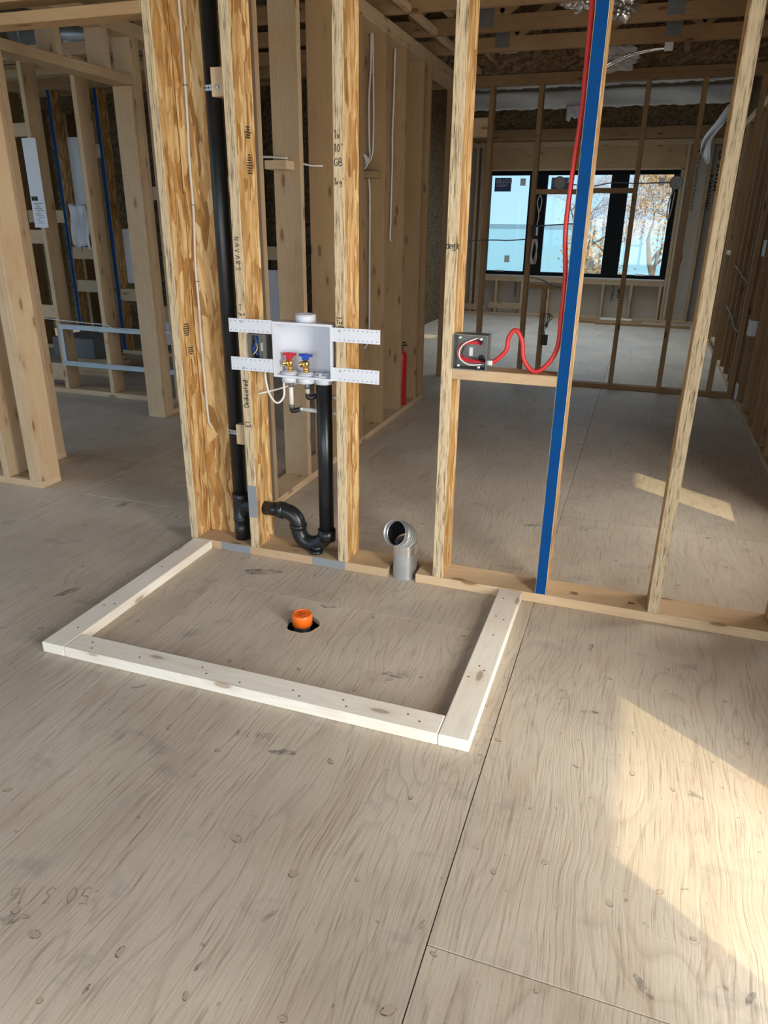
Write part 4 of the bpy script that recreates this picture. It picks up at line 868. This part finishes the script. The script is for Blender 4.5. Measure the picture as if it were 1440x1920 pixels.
# cables on the passage wall
def wallcable(pts, r, label, mat='cable', staples=()):
    e = empty('white_cable', pts[0], label, 'cable', 'white cables on the passage wall')
    tube('cable', e, pts, r, mat, 8, 5)
    for (x, y, z) in staples: boxes('staple', e, (x, y, z), [(x-.011, x+.011, y-.003, y+.006, z-.0015, z+.0015)], 'wire_dark')
fy = 2.155-0.006
wallcable([(-0.245, fy, 2.372), (-0.247, fy, 2.2), (-0.256, fy, 2.08), (-0.259, fy, 1.95), (-0.254, fy, 1.78), (-0.252, fy, 1.72), (-0.28, fy-.02, 1.68)], 0.006, 'left of two white cables stapled beside the strand stud', staples=[(-0.248, fy, 2.22), (-0.252, fy, 1.74)])
wallcable([(-0.236, fy, 2.372), (-0.232, fy, 2.2), (-0.228, fy, 2.0), (-0.228, fy, 1.85), (-0.236, fy, 1.73), (-0.262, fy-.02, 1.675)], 0.005, 'thinner white cable bowing right beside its twin', staples=[(-0.234, fy, 2.16)])
wallcable([(-0.258, fy, 1.60), (-0.250, fy, 1.53), (-0.249, fy, 1.40), (-0.249, fy, 1.0), (-0.25, fy, 0.66), (-0.262, fy-.01, 0.58), (-0.28, fy-.02, 0.55)], 0.006, 'white cable running down from the small block to behind the washer strap', staples=[(-0.249, fy, 1.47)])
fy = 2.561-0.006
wallcable([(-0.232, fy, 2.372), (-0.236, fy, 2.1), (-0.242, fy, 1.9), (-0.240, fy, 1.75), (-0.243, fy, 1.55), (-0.245, fy, 1.35), (-0.249, fy, 1.25), (-0.242, fy, 1.225)], 0.006, 'single white cable ending halfway down a brown stud', staples=[(-0.235, fy, 2.18), (-0.241, fy, 1.72), (-0.245, fy, 1.33)])
tag(tube('cable_coil', None, [(-0.285+0.035*math.cos(k*0.8)*(.8+.2*math.sin(k)), 2.11+0.01*math.sin(k*1.7), 1.69+0.045*math.sin(k*0.8)) for k in range(30)], 0.005, 'cable', 8, 2), 'coiled white cable above a small block on the passage wall', 'cable')
tag(tube('cable_stub', None, [(-0.34, 0.90, 1.628), (-0.28, 0.90, 1.626), (-0.215, 0.925, 1.622)], 0.005, 'cable', 8, 4), 'short white cable lying on the block behind the second stud', 'cable')
tag(tube('cable_stub', None, [(-0.33, 1.30, 1.63), (-0.27, 1.31, 1.618), (-0.215, 1.338, 1.617)], 0.005, 'cable', 8, 4), 'short white cable entering the broad stud left of the third stud', 'cable')
# partition boxes and wires
for x, lab in ((0.690, 'round metal fixture box on the block before the middle pane'), (1.590, 'round metal fixture box at the right edge of the far window')):
    e = empty('fixture_box', (x, 4.10, 1.66), lab, 'electrical box', 'round fixture boxes')
    lathe('box_can', e, (x, 4.14, 1.665), [(0.048, 0), (.050, .002), (.050, .04), (.046, .041), (.045, .01), (.001, .01)], 'steel', 20, (0, -1, 0)); tube('wire', e, spline([(x, 4.12, 1.66), (x+.02, 4.09, 1.68), (x-.02, 4.09, 1.65), (x+.01, 4.1, 1.64)], 4), 0.003, 'cable_grey', 6)
    if x > 1: tube('wire_tail', e, spline([(x-.01, 4.11, 1.62), (x-.035, 4.11, 1.52), (x-.03, 4.11, 1.40), (x-.01, 4.11, 1.44), (x, 4.11, 1.60)], 5), 0.005, 'cable_grey', 6)
tag(tube('fixture_wire', None, [(0.74, 4.11, 1.66), (0.95, 4.12, 1.64), (1.10, 4.13, 1.665), (1.30, 4.12, 1.66), (1.54, 4.11, 1.665)], 0.0045, 'wire_dark', 6, 5), 'thin wire strung between the two round fixture boxes', 'wire')
tag(tube('fixture_wire', None, [(-0.2, 4.135, 1.20), (0.143, 4.13, 1.215), (0.30, 4.13, 1.215), (0.455, 4.13, 1.228)], 0.005, 'wire_dark', 6, 5), 'thin wire crossing the left window pane', 'wire')
tag(tube('fixture_wire', None, [(0.55, 4.12, 1.335), (0.68, 4.13, 1.345), (0.80, 4.13, 1.353), (0.93, 4.13, 1.36)], 0.005, 'wire_dark', 6, 5), 'thin wire crossing the middle window pane to the red cable', 'wire')
tag(tube('fixture_wire', None, [(0.52, 4.12, 0.92), (0.62, 4.12, 0.90), (0.74, 4.125, 0.85), (0.90, 4.12, 0.84)], 0.005, 'wire_dark', 6, 5), 'thin wire sagging low across the middle pane', 'wire')
sb = empty('switch_box', (0.53, 4.13, 1.24), 'black switch box with coiled cable on a partition stud', 'electrical box')
boxes('box_shell', sb, (0.53, 4.12, 1.3), [(0.497, 0.550, 4.09, 4.14, 1.245, 1.34)], 'blackm', 0.003); boxes('rating_label', sb, (0.54, 4.09, 1.3), [(0.536, 0.549, 4.087, 4.0895, 1.26, 1.325)], 'paper')
tube('cable_coil', sb, [(0.530+0.022*math.cos(k*.9)+.004*math.sin(k*.37), 4.10+.006*math.sin(k), 1.13+0.10*math.sin(k*.9+.5*math.sin(k*.2))) for k in range(26)], 0.005, 'cable_grey', 6, 3)
tube('cable_loop', sb, [(0.535, 4.11, 1.34), (0.545, 4.10, 1.42), (0.525, 4.10, 1.52), (0.545, 4.10, 1.57), (0.560, 4.10, 1.52), (0.548, 4.10, 1.44)], 0.005, 'cable_grey', 6, 5)
ot = empty('receptacle_box', (0.67, 4.13, 0.36), 'small black outlet box with looped wires on the short stud', 'electrical box')
boxes('box_shell', ot, (0.68, 4.12, .4), [(0.6615, 0.712, 4.09, 4.139, 0.352, 0.440)], 'blackm', .003)
for k in range(4): tube('wire', ot, spline([(0.68+.004*k, 4.10, .44), (0.69-.012*k, 4.095, .50), (.70+.016*k, 4.09, .57+.01*k), (.72-.02*k, 4.095, .62), (.70, 4.10, .50)], 5), 0.003, 'wire_dark', 6)
# vapour-sealed outlets on the right wall
for y, z, lab in ((3.985, 1.20, 'highest of three white outlet boxes on the dark right wall'), (3.955, 0.61, 'middle of three white outlet boxes on the dark right wall'), (3.975, 0.10, 'lowest white outlet box near the floor on the right wall')):
    e = boxes('outlet_box', None, (RX0, y, z), [(RX0-0.008, RX0+0.05, y-0.06, y+0.055, z-0.06, z+0.06)], 'white', 0.004); tag(e, lab, 'electrical box', 'white outlet boxes on the right wall')
tag(tube('wall_wire', None, [(RX0-.01, 4.24, .90), (RX0-.012, 4.8, .93), (RX0-.012, 5.4, .98), (RX0-.01, 6.0, 1.0)], 0.006, 'wire_dark', 6, 4), 'upper dark cable strung along the right wall beyond the partition', 'wire')
tag(tube('wall_wire', None, [(RX0-.01, 4.24, .55), (RX0-.012, 4.7, .50), (RX0-.012, 5.2, .56), (RX0-.01, 6.0, .62)], 0.008, 'wire_dark', 6, 4), 'lower dark cable sagging along the right wall beyond the partition', 'wire')
w2 = empty('window_2', (2.40, 6.55, .14), 'low greenish window in the right wall beyond the partition', 'window', kind='structure')
boxes('pane', w2, (2.41, 6.55, .6), [(2.405, 2.413, 6.16, 6.94, .145, 1.055)], 'glassgreen')
boxes('window_bead', w2, (2.40, 6.55, .6), [(2.395, 2.404, 6.15, 6.20, .14, 1.06), (2.395, 2.404, 6.90, 6.95, .14, 1.06)], 'blackframe')

# ------------------------------------------------------------------ dryer vent duct
dv = empty('dryer_vent_duct', (0.68, 0.05, 0), 'galvanised dryer duct stub with elbow rising through the plate', 'duct')
def oval(name, cx, cy, z0, z1, rx, ry, mat):
    bm = bmesh.new(); n = 32; rings = []
    for z in (z0, z1):
        rings.append([bm.verts.new((rx*math.copysign(abs(math.cos(a))**0.75, math.cos(a)), ry*math.copysign(abs(math.sin(a))**0.75, math.sin(a)), z-z0)) for a in [2*math.pi*k/n for k in range(n)]])
    for k in range(n): f = bm.faces.new((rings[0][k], rings[0][(k+1) % n], rings[1][(k+1) % n], rings[1][k])); f.smooth = True
    return link(name, fin(bm, name), mat, dv, (cx, cy, z0))
DCX, DCY = 0.682, 0.053
oval('duct_body', DCX, DCY, 0.0005, 0.150, 0.0455, 0.0555, 'galv'); oval('foil_tape', DCX, DCY, 0.105, 0.148, 0.0463, 0.0563, 'foil')
# segmented elbow turning to face the room and slightly left
dirn = Vector((-0.28, -0.86, 0.38)).normalized(); p = Vector((DCX, DCY, 0.15)); d = Vector((0, 0, 1)); pts = [p.copy()]
for k in range(5):
    d = (d*(1-0.36)+dirn*0.36).normalized() if k < 4 else dirn
    p = p+d*0.0165; pts.append(p.copy())
bm = bmesh.new(); tube_mesh(bm, [q_-pts[0] for q_ in pts], [0.0505, 0.0515, 0.052, 0.052, 0.0515, 0.051], 28, cap=False)
o = link('elbow', fin(bm, 'elbow'), 'galv', dv, pts[0]); sm = o.modifiers.new('t', 'SOLIDIFY'); sm.thickness = 0.0012
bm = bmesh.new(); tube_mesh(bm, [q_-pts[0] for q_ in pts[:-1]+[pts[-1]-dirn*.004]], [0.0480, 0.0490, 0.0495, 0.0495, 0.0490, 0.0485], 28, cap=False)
link('duct_inner_shade', fin(bm, 'duct_inner_shade'), 'blackm', dv, pts[0])  # black inner tube added, the duct's inner shade put into its colour
for k in (1, 2, 3, 4):
    dd_ = (pts[min(k+1, 5)]-pts[k-1]).normalized(); lathe('seam', dv, pts[k]-dd_*.0015, [(0.0515, 0), (.0533, .0007), (.0533, .0023), (.0515, .003)], 'galv', 28, dd_, False)
o = lathe('duct_lip', dv, pts[-1]-dirn*.002, [(0.0512, 0), (0.0516, .022), (.0522, .024), (.0500, .023), (.0498, .0)], 'galv', 32, dirn, False)

# ------------------------------------------------------------------ floor drain
fd = empty('floor_drain', (0.452, -0.452, 0), 'bright orange test cap on a pipe in the round floor hole', 'drain cap')
tube('pipe', fd, [(0.452, -0.448, -0.38), (0.452, -0.448, 0.0)], 0.030, 'blackm', 20)
lathe('cap', fd, (0.452, -0.448, -0.002), [(0.036, 0), (0.0365, .036), (.0345, .0415), (.030, .0425), (.029, .0405), (.001, .0405)], 'orange', 32)
write('cap_lettering', fd, 'TEST', (0.437, -0.452, 0.0385), (1, .1, 0), (-.1, 1, 0), 0.011, 'extred', 0.0016, 0.8); write('cap_lettering', fd, 'CAP', (0.441, -0.466, 0.0385), (1, .1, 0), (-.1, 1, 0), 0.009, 'extred', 0.0014, .8)

# ------------------------------------------------------------------ loose things
fe = empty('fire_extinguisher', (-0.235, 2.76, T), 'red fire extinguisher standing on the plate of the passage wall', 'fire extinguisher')
lathe('cylinder', fe, (-0.215, 2.75, T+.0005), [(0.046, 0), (.048, .004), (.048, .37), (.042, .395), (.022, .410), (.016, .415)], 'extred', 24)
lathe('valve_head', fe, (-0.215, 2.75, T+.415), [(0.016, 0), (.018, .01), (.018, .03), (.012, .035)], 'blackm', 14); boxes('handle', fe, (-.215, 2.75, .5), [(-0.245, -0.165, 2.742, 2.758, .485, .495), (-0.245, -0.175, 2.742, 2.758, .505, .515)], 'blackm', .003)
def channel(z, lab, y=2.236, x0=-2.93, x1=-1.78):
    e = empty('steel_channel', ((x0+x1)/2, y, z), lab, 'steel channel', 'steel channels across the doorway wall')
    boxes('web', e, ((x0+x1)/2, y, z), [(x0, x1, y-.0015, y, z, z+.036)], 'galv'); boxes('flange', e, ((x0+x1)/2, y, z), [(x0, x1, y-.014, y-.0015, z-.001, z+.001), (x0, x1, y-.014, y-.0015, z+.035, z+.037)], 'galv')
channel(0.525, 'upper of two horizontal steel channels seen through the doorway'); channel(0.235, 'lower of two horizontal steel channels seen through the doorway')
boxes('channel_post', None, (-2.92, 2.236, .4), [(-2.915, -2.885, 2.218, 2.232, .272, .524)], 'galv'); tag(bpy.data.objects['channel_post'], 'short upright steel piece joining the two channels', 'steel channel')
tag(tube('thin_wire', None, [(-3.1, 2.225, .60), (-2.7, 2.222, .585), (-2.45, 2.222, .578), (-2.36, 2.222, .55), (-1.9, 2.225, .535)], 0.004, 'cable', 6, 4), 'thin white wire above the upper steel channel', 'wire')
pn = empty('paper_notice', (-2.95, 2.23, 1.28), 'white printed notice sheet pinned up beside the doorway', 'notice')
boxes('sheet', pn, (-2.95, 2.236, 1.58), [(-3.012, -2.886, 2.2345, 2.2385, 1.277, 1.888)], 'paper'); boxes('printed_block', pn, (-2.95, 2.234, 1.47), [(-3.003, -2.945, 2.2335, 2.2343, 1.465, 1.495)], 'ink')
for k in range(12): boxes('printed_line', pn, (-2.95, 2.234, 1.45-.013*k), [(-2.99+.01*(k % 3), -2.905-.014*((k*7) % 4), 2.2337, 2.2343, 1.446-.0125*k, 1.449-.0125*k)], 'ink')
pb_ = drape('plastic_bag', None, -3.42, -3.24, 3.1, 1.10, 1.46, 12, 12, 0.02, 0.04, 12); tag(pb_, 'crumpled translucent plastic bag hanging in the dim room beyond', 'plastic bag')
gb = boxes('storage_box', None, (-3.40, 3.0, .16), [(-3.60, -3.15, 2.85, 3.25, .165, .34)], 'grey', .006); tag(gb, 'grey box resting on short timbers beyond the doorway', 'box')
for k, (x0, x1, z) in enumerate(((-3.50, -3.05, 0.0), (-3.50, -3.05, .04), (-3.5, -3.05, .08), (-3.5, -3.05, .122))):
    for j, y in enumerate((2.88, 3.12)):
        tag(board('timber_offcut', None, x0, x1, y, y+.089, z+.0008, z+.0392, 'spf', 'x'), ('bottom', 'second lowest', 'second highest', 'top')[k]+' timber offcut of the '+('front' if j == 0 else 'rear')+' pile under the grey box', 'timber', 'timber offcuts under the grey box')
for k, (x0, x1, y0, y1, lab) in enumerate(((0.56, 1.5, 8.85, 9.05, 'long dark board lying on the floor below the window'), (0.85, 2.15, 8.72, 8.84, 'narrow dark board lying nearest on the window room floor'))):
    tag(board('floor_board', None, x0, x1, y0, y1, 0.0005+.0, .03, 'spf_dark', 'x'), lab, 'board')
tag(board('floor_board', None, 0.9, 1.35, 9.08, 9.26, 0.0005, .04, 'curb', 'x'), 'pale offcut board lying against the window wall', 'board')
# foil and clear plastic hung in the trusses
bm = bmesh.new(); path = spline([(0.905, 3.31, 2.235), (0.95, 3.31, 2.296), (1.048, 3.31, 2.348), (1.16, 3.32, 2.395), (1.276, 3.33, 2.420), (1.36, 3.335, 2.430), (1.40, 3.335, 2.432)], 6)
for dz in (0, 0.022): tube_mesh(bm, [p-path[0]+Vector((0, 0, dz*(1-i/len(path)))) for i, p in enumerate(path)], [0.012-0.008*i/len(path) for i in range(len(path))], 8)
hd = empty('foil_duct_strip', path[0], 'curled foil strip dangling below the ceiling right of the blue stud', 'foil'); link('strip', fin(bm, 'strip'), 'foil', hd, path[0])
boxes('clip', hd, (1.40, 3.33, 2.43), [(1.375, 1.43, 3.326, 3.352, 2.418, 2.4655)], 'paper', .002)
def crumple(name, c, rx, ry, rz, mat, seed, lab, cat):
    bm = bmesh.new(); bmesh.ops.create_icosphere(bm, subdivisions=4, radius=1.0); rnd = random.Random(seed)
    ph = [rnd.uniform(0, 6) for _ in range(9)]
    for v in bm.verts:
        n = v.co.normalized(); k = 1+0.16*math.sin(n.x*7+ph[0]+3*n.y)+0.13*math.sin(n.y*9+ph[1]+4*n.z)+0.10*math.sin(n.z*13+ph[2]+5*n.x)
        v.co = Vector((n.x*rx*k, n.y*ry*k, n.z*rz*k))
    return tag(link(name, fin(bm, name), mat, None, c), lab, cat)
crumple('foil_wrap', (1.12, 2.70, 2.535), 0.075, 0.05, 0.065, 'foil', 2, 'crumpled foil wrap tucked in the trusses right of the blue stud top', 'foil')
crumple('foil_wrap', (0.91, 2.36, 2.51), 0.09, 0.10, 0.05, 'foil', 4, 'crumpled foil wrap tucked in the trusses left of the blue stud top', 'foil')
crumple('duct_bag', (1.10, 3.36, 2.395), 0.12, 0.06, 0.07, 'clear', 6, 'clear plastic bag bulging under the trusses behind the blue stud', 'plastic bag')
b2 = empty('poly_bundle', (2.05, 8.9, 2.25), 'gathered white plastic sheet hanging in the far right corner', 'plastic sheet')
bm = bmesh.new()
for k in range(5): tube_mesh(bm, spline([(0.16+.03*k, 0.02*k, .56), (0.06+.02*k, -.01*k, .36), (-.08+.02*k, 0.01*k, .16), (-.10+.03*k, .01*k, .0-.03*k)], 5), [0.018+.016*math.sin(i*.3+k) for i in range(16)], 8)
link('folds', fin(bm, 'folds'), 'poly', b2, (2.03, 8.85, 2.24))
# ducts high on the left
du = empty('round_duct', (-3.05, 2.9, 2.68), 'shiny metal duct section high above the doorway', 'duct')
tube('duct_body', du, [(-3.55, 2.9, 2.70), (-2.55, 2.9, 2.63)], 0.075, 'galv', 24)
for t in (0.1, .5, .9): tube('duct_joint', du, [(-3.55+t, 2.9, 2.70-.07*t), (-3.535+t, 2.9, 2.70-.07*t-.001)], 0.079, 'galv', 24)

# ------------------------------------------------------------------ outside
gd = boxes('ground', None, (0, 20, -1), [(-40, 40, 9.8, 24, -1.6, -1.5), (-40, -6, -30, 9.8, -0.8, -0.7), (-40, 40, -40, -4.5, -0.3, -0.2), (4.0, 40, -4.5, 9.8, -0.6, -0.5)], 'ground'); tag(gd, 'bare ground around the house', 'ground', kind='structure')
lk = boxes('lake', None, (0, 150, -3), [(-400, 400, 24, 700, -3.2, -3.0)], 'water'); tag(lk, 'pale blue lake beyond the far window', 'lake', kind='structure')
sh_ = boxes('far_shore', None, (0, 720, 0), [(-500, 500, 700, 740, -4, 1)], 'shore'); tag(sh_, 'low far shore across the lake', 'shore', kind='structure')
def tree(name, base, h, seed, leaf, nleaf, lab, spread=0.5):
    rnd = random.Random(seed); e = empty(name, base, lab, 'tree', 'trees outside the far window'); B = Vector(base); tips = []
    bm = bmesh.new()
    def grow(p, d, ln, r, lev):
        n = 5; pts = [p.copy()]; rad = [r]; q_ = p.copy(); dd2 = d.copy()
        for i in range(n):
            dd2 = (dd2+Vector((rnd.uniform(-.2, .2), rnd.uniform(-.2, .2), rnd.uniform(-.05, .12)))).normalized(); q_ = q_+dd2*ln/n; pts.append(q_.copy()); rad.append(r*(1-.6*(i+1)/n))
        tube_mesh(bm, pts, rad, 6 if lev < 2 else 4)
        if lev >= 2: tips.extend(pts[1:])
        if lev < 4:
            for k in range(4 if lev < 2 else 3):
                i = rnd.randint(2, n); a = rnd.uniform(0, 6.28); nd = (dd2*rnd.uniform(.3, .9)+Vector((math.cos(a), math.sin(a), rnd.uniform(-.1, .5)))*spread*1.6).normalized()
                grow(pts[i], nd, ln*rnd.uniform(.5, .72), rad[i]*.75, lev+1)
    grow(Vector((0, 0, 0)), Vector((0, 0, 1)), h*.45, h*.018, 0)
    link('branches', fin(bm, 'branches'), 'bark', e, base)
    vs, fs = [], []
    for k in range(nleaf):
        c = rnd.choice(tips)+Vector((rnd.gauss(0, .14), rnd.gauss(0, .14), rnd.gauss(0, .14))); s = rnd.uniform(.02, .05)
        a = Vector((rnd.uniform(-1, 1), rnd.uniform(-1, 1), rnd.uniform(-1, 1))).normalized(); b_ = a.orthogonal().normalized(); i = len(vs)
        vs += [c-a*s, c+b_*s*.6, c+a*s, c-b_*s*.6]; fs.append((i, i+1, i+2, i+3))
    me = bpy.data.meshes.new('leaves'); me.from_pydata(vs, [], fs); o = link('leaves', me, leaf, e, base); o['kind'] = 'stuff'
tree('maple_tree', (1.9, 15.5, -1.5), 6.0, 3, 'leaf', 7000, 'orange-leaved tree nearest the right pane')
tree('pale_tree', (4.0, 22.0, -1.5), 8.0, 5, 'leaf2', 12000, 'pinkish pale tree further behind the right pane')
tree('pale_tree', (-1.5, 32.0, -2.5), 9.0, 9, 'leaf2', 12000, 'pale leafy tree far behind the middle pane')
for o in list(bpy.data.objects):
    for k in ('_w', '_r'):
        if k in o: del o[k]
